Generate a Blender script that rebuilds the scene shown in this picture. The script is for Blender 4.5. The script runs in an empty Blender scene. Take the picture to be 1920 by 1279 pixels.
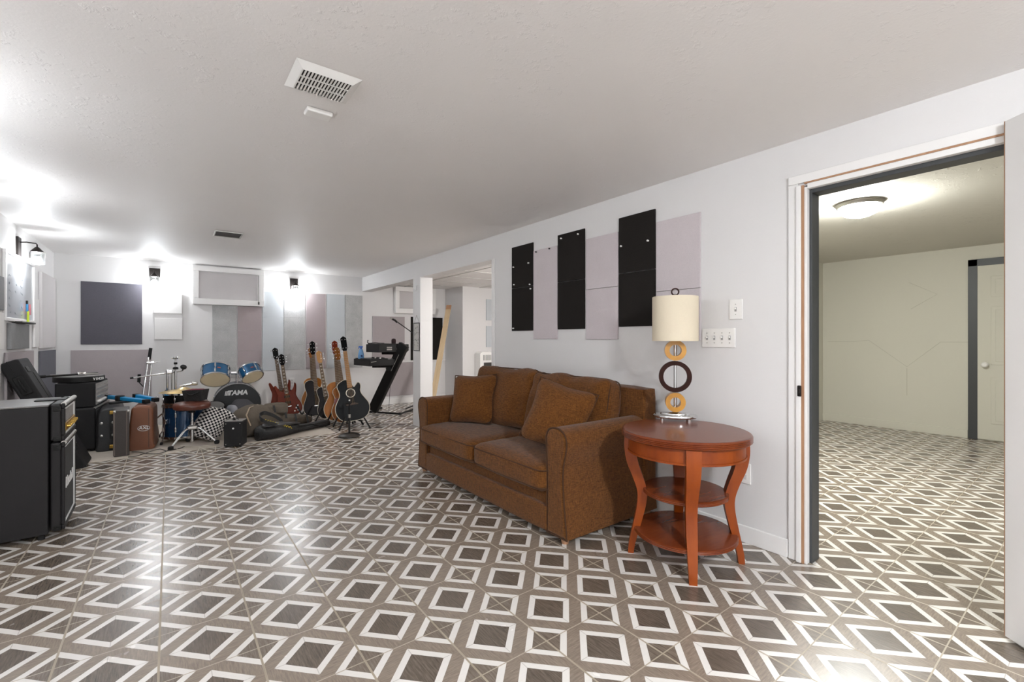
import bpy, bmesh, math, random
from mathutils import Vector, Matrix, noise, Euler
random.seed(7)
S = bpy.context.scene
C = S.collection
PI = math.pi
R = math.radians

# ------------------------------------------------------------------ camera
YAW = 0.6453                      # camera looks this far to the right of the room's long axis (+Y)
EYE = Vector((0, 0, 1.18))
FPX = 853.33                      # 16 mm lens on a 36 mm sensor, 1920 px wide
HOR = 635.2
cam_d = bpy.data.cameras.new('camera')
cam_d.lens = 16.0
cam_d.sensor_width = 36.0
cam_d.shift_y = -(639.5 - HOR) / 1920.0
cam = bpy.data.objects.new('camera', cam_d)
C.objects.link(cam)
cam.location = EYE
cam.rotation_euler = (PI / 2, 0, -YAW)
S.camera = cam

# ------------------------------------------------------------------ world and exposure
w = bpy.data.worlds.new('world')
S.world = w
w.use_nodes = True
w.node_tree.nodes['Background'].inputs[0].default_value = (0.9, 0.95, 1.0, 1)
w.node_tree.nodes['Background'].inputs[1].default_value = 0.3
S.view_settings.view_transform = 'Standard'
S.view_settings.look = 'None'
S.view_settings.gamma = 1.0
S.view_settings.use_curve_mapping = False
S.view_settings.exposure = 2.2
BULB = 92.0          # emission strength of the wall lamps' bulbs
FILL_CEIL = 124.0          # emission strength of the added lamp behind the camera
FILL_NOOK = 56.0          # bowl of the added lamp hidden in the nook
SIDE = 78.0           # bowl of the lamp in the room behind the doorway

# ------------------------------------------------------------------ survey: photo ray -> point on a known plane
_s, _c = math.sin(YAW), math.cos(YAW)
def W(px, py, X=None, Y=None, z=None):
    r = (px - 960) / FPX
    d = Vector((_s + r * _c, _c - r * _s, -(py - HOR) / FPX))
    if X is not None: t = X / d.x
    elif Y is not None: t = Y / d.y
    else: t = (z - EYE.z) / d.z
    return EYE + d * t

# ------------------------------------------------------------------ materials
def lin(h, k=1.0):
    out = []
    for i in (0, 2, 4):
        v = int(h[i:i + 2], 16) / 255
        out.append(min(1.0, k * (v / 12.92 if v <= .04045 else ((v + .055) / 1.055) ** 2.4)))
    return tuple(out) + (1,)

class NT:
    def __init__(s, m):
        m.use_nodes = True
        s.t = m.node_tree; s.n = s.t.nodes; s.b = s.n['Principled BSDF']
    def new(s, typ, **k):
        n = s.n.new(typ)
        for a, v in k.items(): setattr(n, a, v)
        return n
    def link(s, a, b): s.t.links.new(a, b)
    def math(s, op, a, b=None, c=None):
        n = s.n.new('ShaderNodeMath'); n.operation = op
        for i, v in enumerate((a, b, c)):
            if v is None: continue
            if isinstance(v, (int, float)): n.inputs[i].default_value = v
            else: s.link(v, n.inputs[i])
        return n.outputs[0]
    def mix(s, fac, a, b):
        n = s.n.new('ShaderNodeMix'); n.data_type = 'RGBA'
        for i, v in ((0, fac), (6, a), (7, b)):
            if isinstance(v, (int, float)): n.inputs[i].default_value = v
            elif isinstance(v, tuple): n.inputs[i].default_value = v
            else: s.link(v, n.inputs[i])
        return n.outputs[2]
    def coord(s, kind='Object'):
        return s.n.new('ShaderNodeTexCoord').outputs[kind]
    def mapping(s, vec, scale=(1, 1, 1), rot=(0, 0, 0)):
        n = s.n.new('ShaderNodeMapping')
        n.inputs['Scale'].default_value = scale; n.inputs['Rotation'].default_value = rot
        s.link(vec, n.inputs['Vector'])
        return n.outputs[0]
    def noise(s, vec, scale, detail=3, rough=.5):
        n = s.n.new('ShaderNodeTexNoise')
        n.inputs['Scale'].default_value = scale; n.inputs['Detail'].default_value = detail
        n.inputs['Roughness'].default_value = rough
        if vec is not None: s.link(vec, n.inputs['Vector'])
        return n.outputs[0]
    def bump(s, h, strength, dist=.01):
        n = s.n.new('ShaderNodeBump')
        n.inputs['Strength'].default_value = strength; n.inputs['Distance'].default_value = dist
        s.link(h, n.inputs['Height']); s.link(n.outputs[0], s.b.inputs['Normal'])

MATS = {}
def mat(name, hexc, rough=.5, metal=0., k=1.0, var=0., vscale=20., bump=0., bscale=200., coat=0., stretch=(1, 1, 1), spec=None, sheen=0.):
    """Plain procedural material: base colour with noise variation and noise bump."""
    if name in MATS: return MATS[name]
    m = bpy.data.materials.new(name); MATS[name] = m
    t = NT(m); b = t.b
    col = lin(hexc, k)
    b.inputs['Base Color'].default_value = col
    b.inputs['Roughness'].default_value = rough
    b.inputs['Metallic'].default_value = metal
    b.inputs['Coat Weight'].default_value = coat
    b.inputs['Sheen Weight'].default_value = sheen
    if spec is not None: b.inputs['Specular IOR Level'].default_value = spec
    if var or bump:
        co = t.mapping(t.coord('Object'), stretch)
    if var:
        f = t.noise(co, vscale, 4, .6)
        lo = tuple(c * (1 - var) for c in col[:3]) + (1,)
        hi = tuple(min(1, c * (1 + var)) for c in col[:3]) + (1,)
        t.link(t.mix(f, lo, hi), b.inputs['Base Color'])
    if bump:
        t.bump(t.noise(co, bscale, 3, .6), bump)
    return m

def emit(name, color, strength):
    m = bpy.data.materials.new(name); MATS[name] = m
    t = NT(m)
    t.b.inputs['Base Color'].default_value = (.9, .9, .88, 1)
    t.b.inputs['Emission Color'].default_value = color
    t.b.inputs['Emission Strength'].default_value = strength
    return m

def clear_glass(name):
    m = bpy.data.materials.new(name); MATS[name] = m
    t = NT(m); out = [n for n in t.n if n.type == 'OUTPUT_MATERIAL'][0]
    tr = t.new('ShaderNodeBsdfTransparent'); gl = t.new('ShaderNodeBsdfGlossy')
    tr.inputs[0].default_value = (.9, .91, .91, 1)
    gl.inputs['Roughness'].default_value = .08
    mx = t.new('ShaderNodeMixShader'); lw = t.new('ShaderNodeLayerWeight'); lw.inputs[0].default_value = .35
    t.link(lw.outputs['Facing'], mx.inputs[0]); t.link(tr.outputs[0], mx.inputs[1]); t.link(gl.outputs[0], mx.inputs[2])
    t.link(mx.outputs[0], out.inputs['Surface'])
    return m

# --- tiled floor: grout grid, wood-look bands, dark framed squares and small squares on the grout crossings
def floor_material():
    m = bpy.data.materials.new('patterned_tile'); t = NT(m)
    pos = t.new('ShaderNodeNewGeometry').outputs['Position']
    sp = t.new('ShaderNodeSeparateXYZ'); t.link(pos, sp.inputs[0])
    u = t.math('DIVIDE', t.math('SUBTRACT', sp.outputs[0], 1.176), .3017)
    v = t.math('DIVIDE', t.math('SUBTRACT', sp.outputs[1], 1.338), .3153)
    fu = t.math('SUBTRACT', t.math('FRACT', u), .5); fv = t.math('SUBTRACT', t.math('FRACT', v), .5)
    au = t.math('ABSOLUTE', fu); av = t.math('ABSOLUTE', fv)
    d = t.math('ADD', au, av)
    # random per tile / per square
    iu = t.math('FLOOR', u); iv = t.math('FLOOR', v)
    cid = t.new('ShaderNodeCombineXYZ'); t.link(iu, cid.inputs[0]); t.link(iv, cid.inputs[1])
    wn = t.new('ShaderNodeTexWhiteNoise'); t.link(cid.outputs[0], wn.inputs['Vector'])
    rnd = wn.outputs['Value']
    sg = t.math('GREATER_THAN', t.math('MULTIPLY', fu, fv), 0)
    g1 = t.noise(t.mapping(pos, (14, 110, 1), (0, 0, R(45))), 1.6, 6, .65)
    g2 = t.noise(t.mapping(pos, (110, 14, 1), (0, 0, R(45))), 1.6, 6, .65)
    gm = t.new('ShaderNodeMix'); t.link(sg, gm.inputs[0]); t.link(g1, gm.inputs[2]); t.link(g2, gm.inputs[3])
    grain = gm.outputs[0]
    gd = t.noise(t.mapping(pos, (120, 9, 1), (0, 0, R(20))), 1.5, 6, .7)
    def boost(v, k): return t.math('ADD', t.math('MULTIPLY', t.math('SUBTRACT', v, .5), k), .5)
    grain = boost(grain, 2.2); gd = boost(gd, 2.6)
    taupe = t.mix(grain, lin('73665b'), lin('9d8f80'))
    dark = t.mix(gd, lin('40372f'), lin('7a6e62'))
    dark = t.mix(t.math('MULTIPLY', rnd, .3), dark, lin('6a5d52'))
    mid = t.mix(gd, lin('54483f'), lin('8c8073'))
    white = t.mix(g1, lin('dcd7d0'), lin('ebe7e2'))
    def lt(a, x): return t.math('LESS_THAN', a, x)
    col = t.mix(lt(d, .405), taupe, white)
    col = t.mix(lt(d, .287), col, dark)
    e = t.math('SUBTRACT', 1.0, d)
    col = t.mix(lt(e, .36), col, white)
    col = t.mix(lt(e, .242), col, mid)
    # mitre lines of the white frames
    mit = t.math('MINIMUM', au, av)
    ring = t.math('MULTIPLY', t.math('GREATER_THAN', d, .287), lt(d, .405))
    col = t.mix(t.math('MULTIPLY', t.math('MULTIPLY', lt(mit, .004), ring), .55), col, lin('8d847b'))
    gr = t.math('MAXIMUM', lt(t.math('SUBTRACT', .5, au), .0125), lt(t.math('SUBTRACT', .5, av), .0075))
    col = t.mix(gr, col, lin('a0937f'))
    t.link(col, t.b.inputs['Base Color'])
    smudge = t.noise(t.mapping(pos, (1, 1, 1)), 3.0, 4, .6)
    t.link(t.math('ADD', t.math('MULTIPLY', smudge, .05), t.math('ADD', .24, t.math('MULTIPLY', gr, .3))), t.b.inputs['Roughness'])
    t.b.inputs['Specular IOR Level'].default_value = .6
    t.b.inputs['IOR'].default_value = 1.72
    t.bump(t.math('ADD', t.math('MULTIPLY', grain, .15), t.math('SUBTRACT', 1.0, gr)), .12, .004)
    return m

def plaster(name, hexc, k=1.1, bump=.15, scale=60., knock=0.):
    m = bpy.data.materials.new(name); t = NT(m)
    pos = t.new('ShaderNodeNewGeometry').outputs['Position']
    col = lin(hexc, k)
    f = t.noise(pos, 1.3, 3, .5)
    t.link(t.mix(f, tuple(c * .97 for c in col[:3]) + (1,), tuple(min(.95, c * 1.03) for c in col[:3]) + (1,)), t.b.inputs['Base Color'])
    t.b.inputs['Roughness'].default_value = .55
    h = t.noise(pos, scale, 4, .6)
    if knock:
        n2 = t.noise(pos, 24, 5, .65); area = t.noise(pos, 2.2, 2, .5)
        blob = t.math('SMOOTH_MIN', t.math('MAXIMUM', t.math('SUBTRACT', n2, .56), 0.0), .09, .02)
        amt = t.math('MULTIPLY', t.math('MAXIMUM', t.math('SUBTRACT', area, .42), 0.02), knock * 30)
        h = t.math('ADD', t.math('MULTIPLY', h, .25), t.math('MULTIPLY', blob, amt))
    t.bump(h, bump, .01)
    return m

def felt(name, hexc, k=1.05, speck=.18, bump=.25):
    m = bpy.data.materials.new(name); MATS[name] = m; t = NT(m)
    co = t.coord('Object'); col = lin(hexc, k)
    f1 = t.noise(t.mapping(co, (1, 1, 2.5)), 90, 4, .7); f2 = t.noise(co, 8, 3, .6)
    f = t.math('ADD', t.math('MULTIPLY', f1, .75), t.math('MULTIPLY', f2, .25))
    f = t.math('ADD', t.math('MULTIPLY', t.math('SUBTRACT', f, .5), 2.2), .5)
    t.link(t.mix(f, tuple(c * (1 - speck) for c in col[:3]) + (1,), tuple(min(1, c * (1 + speck)) for c in col[:3]) + (1,)), t.b.inputs['Base Color'])
    t.b.inputs['Roughness'].default_value = .95; t.b.inputs['Specular IOR Level'].default_value = .15
    t.bump(f1, bump, .004)
    return m

def sofa_fabric():
    m = bpy.data.materials.new('brown_chenille'); MATS['sofa'] = m; t = NT(m)
    co = t.coord('Object')
    a = t.noise(t.mapping(co, (35, 35, 260)), 1.0, 4, .7)
    b_ = t.noise(t.mapping(co, (260, 260, 30)), 1.0, 4, .7)
    big = t.noise(co, 5, 3, .5)
    f = t.math('ADD', t.math('MULTIPLY', a, .5), t.math('MULTIPLY', b_, .5))
    f = t.math('ADD', t.math('MULTIPLY', t.math('SUBTRACT', f, .5), 3.2), .5)
    c1 = t.mix(f, lin('321c09'), lin('885628'))
    t.link(t.mix(t.math('MULTIPLY', big, .35), c1, lin('4c2c13')), t.b.inputs['Base Color'])
    t.b.inputs['Roughness'].default_value = .95; t.b.inputs['Specular IOR Level'].default_value = .12
    t.b.inputs['Sheen Weight'].default_value = .12; t.b.inputs['Sheen Roughness'].default_value = .5
    t.bump(f, .35, .004)
    return m

def wood(name, c1, c2, rough=.3, stretch=(6, 6, 60), coat=.2, scale=1.0, spec=.5):
    m = bpy.data.materials.new(name); MATS[name] = m; t = NT(m)
    co = t.coord('Object')
    g = t.noise(t.mapping(co, stretch), scale, 5, .6); g2 = t.noise(co, 7, 4, .6)
    f = t.math('ADD', t.math('MULTIPLY', g, .65), t.math('MULTIPLY', g2, .35))
    f = t.math('ADD', t.math('MULTIPLY', t.math('SUBTRACT', f, .5), 2.0), .5)
    t.link(t.mix(f, lin(c1), lin(c2)), t.b.inputs['Base Color'])
    t.b.inputs['Roughness'].default_value = rough; t.b.inputs['Coat Weight'].default_value = coat
    t.b.inputs['Specular IOR Level'].default_value = spec
    return m

def checker_cloth():
    m = bpy.data.materials.new('checker_cloth'); MATS['checker'] = m; t = NT(m)
    uv = t.coord('UV')
    ck = t.new('ShaderNodeTexChecker'); ck.inputs['Scale'].default_value = 46
    ck.inputs['Color1'].default_value = lin('d8d2cd'); ck.inputs['Color2'].default_value = lin('151518')
    t.link(uv, ck.inputs['Vector']); t.link(ck.outputs[0], t.b.inputs['Base Color'])
    t.b.inputs['Roughness'].default_value = .95
    return m

def rug_material():
    m = bpy.data.materials.new('pale_rug'); MATS['rug'] = m; t = NT(m)
    pos = t.new('ShaderNodeNewGeometry').outputs['Position']
    f = t.noise(t.mapping(pos, (3, 40, 1)), 1.0, 4, .6)
    t.link(t.mix(f, lin('a79c90'), lin('d2c8bb')), t.b.inputs['Base Color'])
    t.b.inputs['Roughness'].default_value = .95
    t.bump(t.noise(pos, 300, 2, .5), .3, .003)
    return m

M_FLOOR = floor_material()
M_WALL = plaster('white_wall_paint', 'dcdad9', 1.0, .06, 90)
M_CEIL = plaster('textured_ceiling', 'dedbd9', 1.12, .32, 80, knock=1.0)
M_SIDEWALL = plaster('off_white_side_wall', 'd0cdc0', 1.0, .06, 90)
M_SIDECEIL = plaster('side_ceiling', 'cdc9bf', 1.0, .5, 70, knock=1.0)
M_TRIM = mat('white_trim', 'e0dedc', .4, k=1.08, var=.02, vscale=8)
M_GREYTRIM = mat('dark_grey_trim', '3d3f41', .45, var=.05, vscale=6)
M_RAW = wood('raw_pine_edge', '94694a', 'bb9272', .6, (40, 40, 3), 0)
M_SOFA = sofa_fabric()
M_SOFADARK = mat('sofa_seam', '452a14', .95, var=.2, vscale=60)
M_WOOD = wood('cherry_wood', '6e2803', '9a4706', .42, (14, 14, 2.2), .05, spec=.35)
M_WOODTOP = wood('cherry_top', '602712', '82401f', .26, (3, 22, 3), .1, spec=.4)
M_CHROME = mat('chrome', 'd8d8d8', .12, 1.0, var=.03)
M_NICKEL = mat('brushed_nickel', 'b4b1ac', .32, 1.0, var=.04)
M_BLACK = mat('black_plastic', '181717', .5, var=.1, spec=.25)
M_BLACKMET = mat('black_metal', '151413', .45, .1, var=.1, spec=.3)
M_RUBBER = mat('black_rubber', '151414', .8, var=.1)
M_TOLEX = mat('black_tolex', '1b1a1b', .6, spec=.3, var=.12, vscale=80, bump=.35, bscale=260)
M_FRIDGE = mat('black_fridge_shell', '211f20', .55, spec=.3, var=.06, vscale=30, bump=.12, bscale=400)
M_FRIDGESHEEN = mat('fridge_top_sheen', '6a6766', .3, var=.05)
M_GRILLE = felt('dark_grille_cloth', '4a4a4a', 1.0, .3, .3)
M_PALEGRILLE = felt('pale_grille_cloth', '9a9896', 1.0, .3, .3)
M_SILVER = mat('silver_panel', 'b8b5b0', .3, .8, var=.06, vscale=40)
M_GOLD = mat('gold', 'c09a4a', .3, .9, var=.08)
M_WHITEPLAST = mat('white_plastic', 'e6e4e1', .35, k=1.05, var=.02)
M_WHITEPRINT = mat('white_print', 'e8e8e6', .5, var=.02)
M_DARKSLOT = mat('dark_slot', '3a3633', .7, var=.1)
M_BRONZE = mat('dark_bronze', '2b2624', .4, .7, var=.1)
M_SHADE = mat('cream_lampshade', 'd9cdb6', .85, k=1.05, var=.05, vscale=160, bump=.15, bscale=500)
M_OCHRE = wood('ochre_ring', '9a6416', 'd59a35', .3, (8, 30, 8), .3)
M_BURG = wood('burgundy_ring', '1f0b06', '38170f', .5, (10, 10, 30), 0, spec=.15)
M_BULB = emit('lit_bulb', (.93, .96, 1, 1), BULB)
M_FILLBOWL = emit('room_fill_bowl', (.91, .955, 1, 1), FILL_CEIL)
M_NOOKFILL = emit('nook_fill_bowl', (1, .98, .96, 1), FILL_NOOK)
M_SIDEBOWL = emit('side_lit_bowl', (.98, 1, .96, 1), SIDE)
M_GLASS = clear_glass('clear_glass')
M_RUG = rug_material()
M_FELT = {
    'charcoal': felt('felt_charcoal', '4e4c52', 1.45, .12), 'mauve': felt('felt_mauve', 'a29a9b', 1.15, .08),
    'lilac': felt('felt_lilac', 'b1a9ab', 1.35, .08), 'black': felt('felt_black', '24211f', 1.0, .15),
    'melange': felt('felt_grey_melange', '9d9d9c', 1.35, .42), 'light': felt('felt_light_blue_grey', 'b8bcbf', 1.12, .05),
    'rose': felt('felt_rose_grey', '9b9091', 1.2, .09), 'white': felt('felt_white', 'd8d6d4', 1.1, .03),
    'grey': felt('felt_mid_grey', '8a8a8b', 1.0, .15), 'pale': felt('felt_pale_grey', 'c4c0c0', 1.08, .04), 'slate': felt('felt_slate', '6a6a70', 1.0, .1)}
M_BLUEDRUM = mat('blue_drum_lacquer', '1f5f8c', .22, .35, var=.12, vscale=6, coat=.6)
M_DEEPBLUE = mat('deep_blue_lacquer', '0d3455', .22, .35, var=.15, vscale=6, coat=.6)
M_CREAM = mat('cream_drum_head', 'f6e2bf', .5, k=1.08, var=.06, vscale=5)
M_BLACKHEAD = mat('black_drum_head', '1d1e1f', .45, var=.05)
M_BRASS = mat('cymbal_bronze', 'c9b07c', .28, .9, var=.1, vscale=30)
M_SEAT = mat('brown_vinyl', '5a2f22', .32, var=.12, vscale=12, bump=.1, bscale=150)
M_REDVELVET = mat('dark_red_lining', '6a2230', .9, var=.15, vscale=50)
M_BROWNCASE = mat('tan_brown_case', '7a4a30', .42, var=.1, vscale=7, bump=.2, bscale=180)
M_DKCASE = mat('brown_black_case', '3c3532', .5, var=.1, vscale=20, bump=.25, bscale=220)
M_ELBLUE = mat('electric_blue_metal', '1f9bd6', .3, .4, var=.05)
M_CHECK = checker_cloth()
M_OLIVE = felt('olive_grey_canvas', '655c52', 1.05, .18, .4)
M_BLACKBAG = mat('black_nylon', '1e1d1d', .55, var=.2, vscale=15, bump=.5, bscale=60)
M_GREYBAG = felt('dark_grey_cloth', '4b4a4d', 1.0, .15, .3)
M_YELLOW = mat('yellow_thread', 'c9b030', .6, var=.1)
M_SGRED = wood('dark_red_mahogany', '5a1a06', '7e2c0c', .4, (20, 20, 3), 0, spec=.2)
M_NATURAL = wood('natural_spruce', '97540a', 'b87016', .4, (60, 6, 3), 0, spec=.3)
M_SIDEWOOD = wood('guitar_side_wood', '7a4410', '965a1a', .4, (10, 10, 3), 0, spec=.3)
M_SUNB = wood('amber_burst', '8a4708', 'aa6210', .4, (50, 6, 3), 0, spec=.3)
M_GBLACK = mat('gloss_black_lacquer', '0b0b0c', .35, var=.05, spec=.12)
M_GDARK = mat('dark_burgundy_lacquer', '170a0a', .35, var=.15, spec=.15)
M_ROSE = wood('rosewood_board', '3a2a20', '57402f', .5, (40, 40, 4), 0)
M_MAPLE = wood('maple_board', 'a8743a', 'c4935a', .4, (40, 40, 4), .1)
M_BIND = mat('ivory_binding', 'd9d0bd', .4, var=.03)
M_STRING = mat('string_wire', 'b59a74', .3, .9, var=.03)
M_PEARL = mat('pearl_inlay', 'cfccc4', .3, var=.05)
M_SPRAYBLUE = mat('light_blue_plastic', '6fa0cf', .3, var=.04)
M_SPRAYCAP = mat('blue_trigger', '2f62b8', .35, var=.04)
M_FOAM = mat('dark_foam', '2b1a1c', .95, var=.2, vscale=90, bump=.4, bscale=200)
M_PINE = wood('pale_pine', 'b49a78', 'd2bb98', .6, (30, 30, 2), 0)
M_WHITEB = mat('whiteboard_enamel', 'c3c5c8', .12, k=1.0, var=.01, coat=.3)
M_MARK = mat('faded_marker_ink', '8e9499', .6, var=.05)
M_PAPER = mat('printed_glass_panel', 'c9c6c0', .25, var=.05)
M_INK = mat('dark_grey_ink', '55524f', .6, var=.1)

# ------------------------------------------------------------------ mesh helpers
def merge(bm, t, M=None):
    if M is not None: bmesh.ops.transform(t, matrix=M, verts=t.verts)
    uvs = t.loops.layers.uv.active
    uvd = None
    if uvs: uvd = bm.loops.layers.uv.active or bm.loops.layers.uv.new('UVMap')
    mp = {v: bm.verts.new(v.co) for v in t.verts}
    for f in t.faces:
        try: nf = bm.faces.new([mp[v] for v in f.verts])
        except ValueError: continue
        if uvs:
            for l, k in zip(nf.loops, f.loops): l[uvd].uv = k[uvs].uv
    t.free()
    return bm

def box(bm, c, s, bev=0, rot=None, seg=2, M=None):
    t = bmesh.new(); bmesh.ops.create_cube(t, size=1)
    for v in t.verts: v.co = Vector((v.co.x * s[0], v.co.y * s[1], v.co.z * s[2]))
    if bev:
        bmesh.ops.bevel(t, geom=list(t.edges), offset=min(bev, min(s) * .49), segments=seg, profile=.5, affect='EDGES')
    T = Matrix.Translation(Vector(c))
    if rot: T = T @ Euler(rot).to_matrix().to_4x4()
    if M is not None: T = M @ T
    return merge(bm, t, T)

def span(bm, x0, x1, y0, y1, z0, z1, bev=0, seg=2):
    return box(bm, ((x0 + x1) / 2, (y0 + y1) / 2, (z0 + z1) / 2), (abs(x1 - x0), abs(y1 - y0), abs(z1 - z0)), bev, None, seg)

def tube(bm, pts, r, seg=8, closed=False, caps=True, flat=None):
    pts = [Vector(p) for p in pts]; n = len(pts)
    rs = r if isinstance(r, (list, tuple)) else [r] * n
    tans = []
    for i in range(n):
        if closed: d = pts[(i + 1) % n] - pts[i - 1]
        elif i == 0: d = pts[1] - pts[0]
        elif i == n - 1: d = pts[-1] - pts[-2]
        else: d = pts[i + 1] - pts[i - 1]
        tans.append(d.normalized())
    up = Vector((0, 0, 1)) if abs(tans[0].z) < .9 else Vector((1, 0, 0))
    a = tans[0].cross(up).normalized(); rings = []
    for i in range(n):
        a = (a - tans[i] * a.dot(tans[i]))
        a = a.normalized() if a.length > 1e-6 else tans[i].orthogonal().normalized()
        b = tans[i].cross(a)
        ring = []
        for k in range(seg):
            th = 2 * PI * k / seg
            ring.append(bm.verts.new(pts[i] + a * math.cos(th) * rs[i] + b * math.sin(th) * rs[i]))
        rings.append(ring)
    for i in range(n if closed else n - 1):
        A, B = rings[i], rings[(i + 1) % n]
        for k in range(seg):
            bm.faces.new((A[k], A[(k + 1) % seg], B[(k + 1) % seg], B[k]))
    if caps and not closed:
        bm.faces.new(rings[0][::-1]); bm.faces.new(rings[-1])
    return bm

def lathe(bm, prof, seg=32, M=None, close=False):
    t = bmesh.new(); rings = []
    for (r, z) in prof:
        if r < 1e-6: rings.append([t.verts.new((0, 0, z))])
        else: rings.append([t.verts.new((r * math.cos(2 * PI * k / seg), r * math.sin(2 * PI * k / seg), z)) for k in range(seg)])
    pairs = list(zip(rings, rings[1:]))
    if close: pairs.append((rings[-1], rings[0]))
    for A, B in pairs:
        for k in range(seg):
            k2 = (k + 1) % seg
            if len(A) == 1 and len(B) == 1: continue
            if len(A) == 1: t.faces.new((A[0], B[k2], B[k]))
            elif len(B) == 1: t.faces.new((A[k], A[k2], B[0]))
            else: t.faces.new((A[k], A[k2], B[k2], B[k]))
    bmesh.ops.recalc_face_normals(t, faces=t.faces)
    return merge(bm, t, M)

def disc_ring(bm, r0, r1, z0, z1, seg=32, M=None):
    return lathe(bm, [(r0, z0), (r1, z0), (r1, z1), (r0, z1)], seg, M, close=True)

def prism(bm, outline, d0, d1, M=None, bev=0, seg=2):
    """outline in (x, z); extruded along y from d0 to d1."""
    t = bmesh.new()
    a = [t.verts.new((x, d0, z)) for x, z in outline]
    f = t.faces.new(a)
    ex = bmesh.ops.extrude_face_region(t, geom=[f])
    vs = [g for g in ex['geom'] if isinstance(g, bmesh.types.BMVert)]
    bmesh.ops.translate(t, verts=vs, vec=(0, d1 - d0, 0))
    bmesh.ops.recalc_face_normals(t, faces=t.faces)
    if bev:
        es = [e for e in t.edges if abs(e.verts[0].co.y - e.verts[1].co.y) < 1e-6]
        bmesh.ops.bevel(t, geom=es, offset=bev, segments=seg, profile=.5, affect='EDGES')
    return merge(bm, t, M)

def spline(pts, n=6, closed=True):
    out = []; N = len(pts)
    for i in range(N if closed else N - 1):
        p = [Vector(pts[(i + k) % N] if closed else pts[min(max(i + k, 0), N - 1)]) for k in (-1, 0, 1, 2)]
        for j in range(n):
            t = j / n
            q = .5 * (2 * p[1] + (p[2] - p[0]) * t + (2 * p[0] - 5 * p[1] + 4 * p[2] - p[3]) * t * t + (3 * p[1] - p[0] - 3 * p[2] + p[3]) * t ** 3)
            out.append(tuple(q))
    if not closed: out.append(tuple(Vector(pts[-1])))
    return out

def soft_box(bm, c, s, puff=(0, 0, .2), r=.25, n=12, wob=0., seed=0, M=None, uv=False):
    """Cushion: a rounded, swollen box. puff = bulge of each pair of faces relative to half size."""
    t = bmesh.new()
    if uv: t.loops.layers.uv.new('UVMap')
    bmesh.ops.create_cube(t, size=2)
    bmesh.ops.subdivide_edges(t, edges=t.edges, cuts=n, use_grid_fill=True)
    h = [x / 2 for x in s]; rr = r * min(h)
    for v in t.verts:
        p = v.co.copy()
        q = Vector([p[i] * h[i] for i in range(3)])
        inner = Vector([max(-(h[i] - rr), min(h[i] - rr, q[i])) for i in range(3)])
        d = q - inner
        if d.length > 1e-9: q = inner + d.normalized() * rr
        g = [(1 - p[1] ** 2) * (1 - p[2] ** 2), (1 - p[0] ** 2) * (1 - p[2] ** 2), (1 - p[0] ** 2) * (1 - p[1] ** 2)]
        for i in range(3):
            q[i] *= 1 + puff[i] * max(0, g[i]) ** .7
        if wob:
            q += noise.noise_vector(q * 6 + Vector((seed, seed * 2, 0))) * wob
        v.co = q
    T = Matrix.Translation(Vector(c))
    if M is not None: T = M @ T
    return merge(bm, t, T)

def weight_normals(me, cmin):
    """Area-weighted corner normals, so that flat faces stay flat beside their rounded edges."""
    ar = [p.area for p in me.polygons]
    if max(ar) < 12 * sorted(ar)[len(ar) // 2]: return
    fn = [p.normal.copy() for p in me.polygons]; vf = [[] for _ in me.vertices]
    for p in me.polygons:
        for v in p.vertices: vf[v].append(p.index)
    out = []
    for p in me.polygons:
        n0 = fn[p.index]
        for v in p.vertices:
            s = Vector((0, 0, 0))
            for q in vf[v]:
                if n0.dot(fn[q]) > cmin: s += fn[q] * ar[q]
            out.append(s.normalized() if s.length > 1e-12 else n0)
    me.normals_split_custom_set(out)

def obj(name, bm, m, parent=None, ang=38):
    bmesh.ops.recalc_face_normals(bm, faces=bm.faces)
    me = bpy.data.meshes.new(name); bm.to_mesh(me); bm.free()
    me.materials.append(m)
    for p in me.polygons: p.use_smooth = True
    me.set_sharp_from_angle(angle=R(ang))
    if 6 <= len(me.polygons) < 2500: weight_normals(me, math.cos(R(ang + 14)))
    o = bpy.data.objects.new(name, me); C.objects.link(o)
    if parent is not None: o.parent = parent
    return o

def B(): return bmesh.new()

def tag(o, label, cat, group=None):
    o['label'] = label; o['category'] = cat
    if group: o['group'] = group
    return o

def thing(name, label, cat, loc=(0, 0, 0), rotz=0., group=None, M=None):
    o = bpy.data.objects.new(name, None); C.objects.link(o)
    o.empty_display_size = .05
    if M is not None: o.matrix_world = M
    else:
        o.location = loc; o.rotation_euler = (0, 0, rotz)
    return tag(o, label, cat, group)

def struct(name, bm, m, parent=None):
    o = obj(name, bm, m, parent)
    if parent is None: o['kind'] = 'structure'
    return o

def structure_root(name, loc=(0, 0, 0), M=None):
    o = bpy.data.objects.new(name, None); C.objects.link(o); o.empty_display_size = .05
    if M is not None: o.matrix_world = M
    else: o.location = loc
    o['kind'] = 'structure'
    return o

def dup(root, loc=None, rotz=None, label=None, M=None):
    r = root.copy(); C.objects.link(r)
    if M is not None: r.matrix_world = M
    else:
        if loc is not None: r.location = loc
        if rotz is not None: r.rotation_euler = (0, 0, rotz)
    if label: r['label'] = label
    for ch in list(root.children):
        c = ch.copy(); C.objects.link(c); c.parent = r
        for g in list(ch.children):
            d = g.copy(); C.objects.link(d); d.parent = c
    return r

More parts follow.
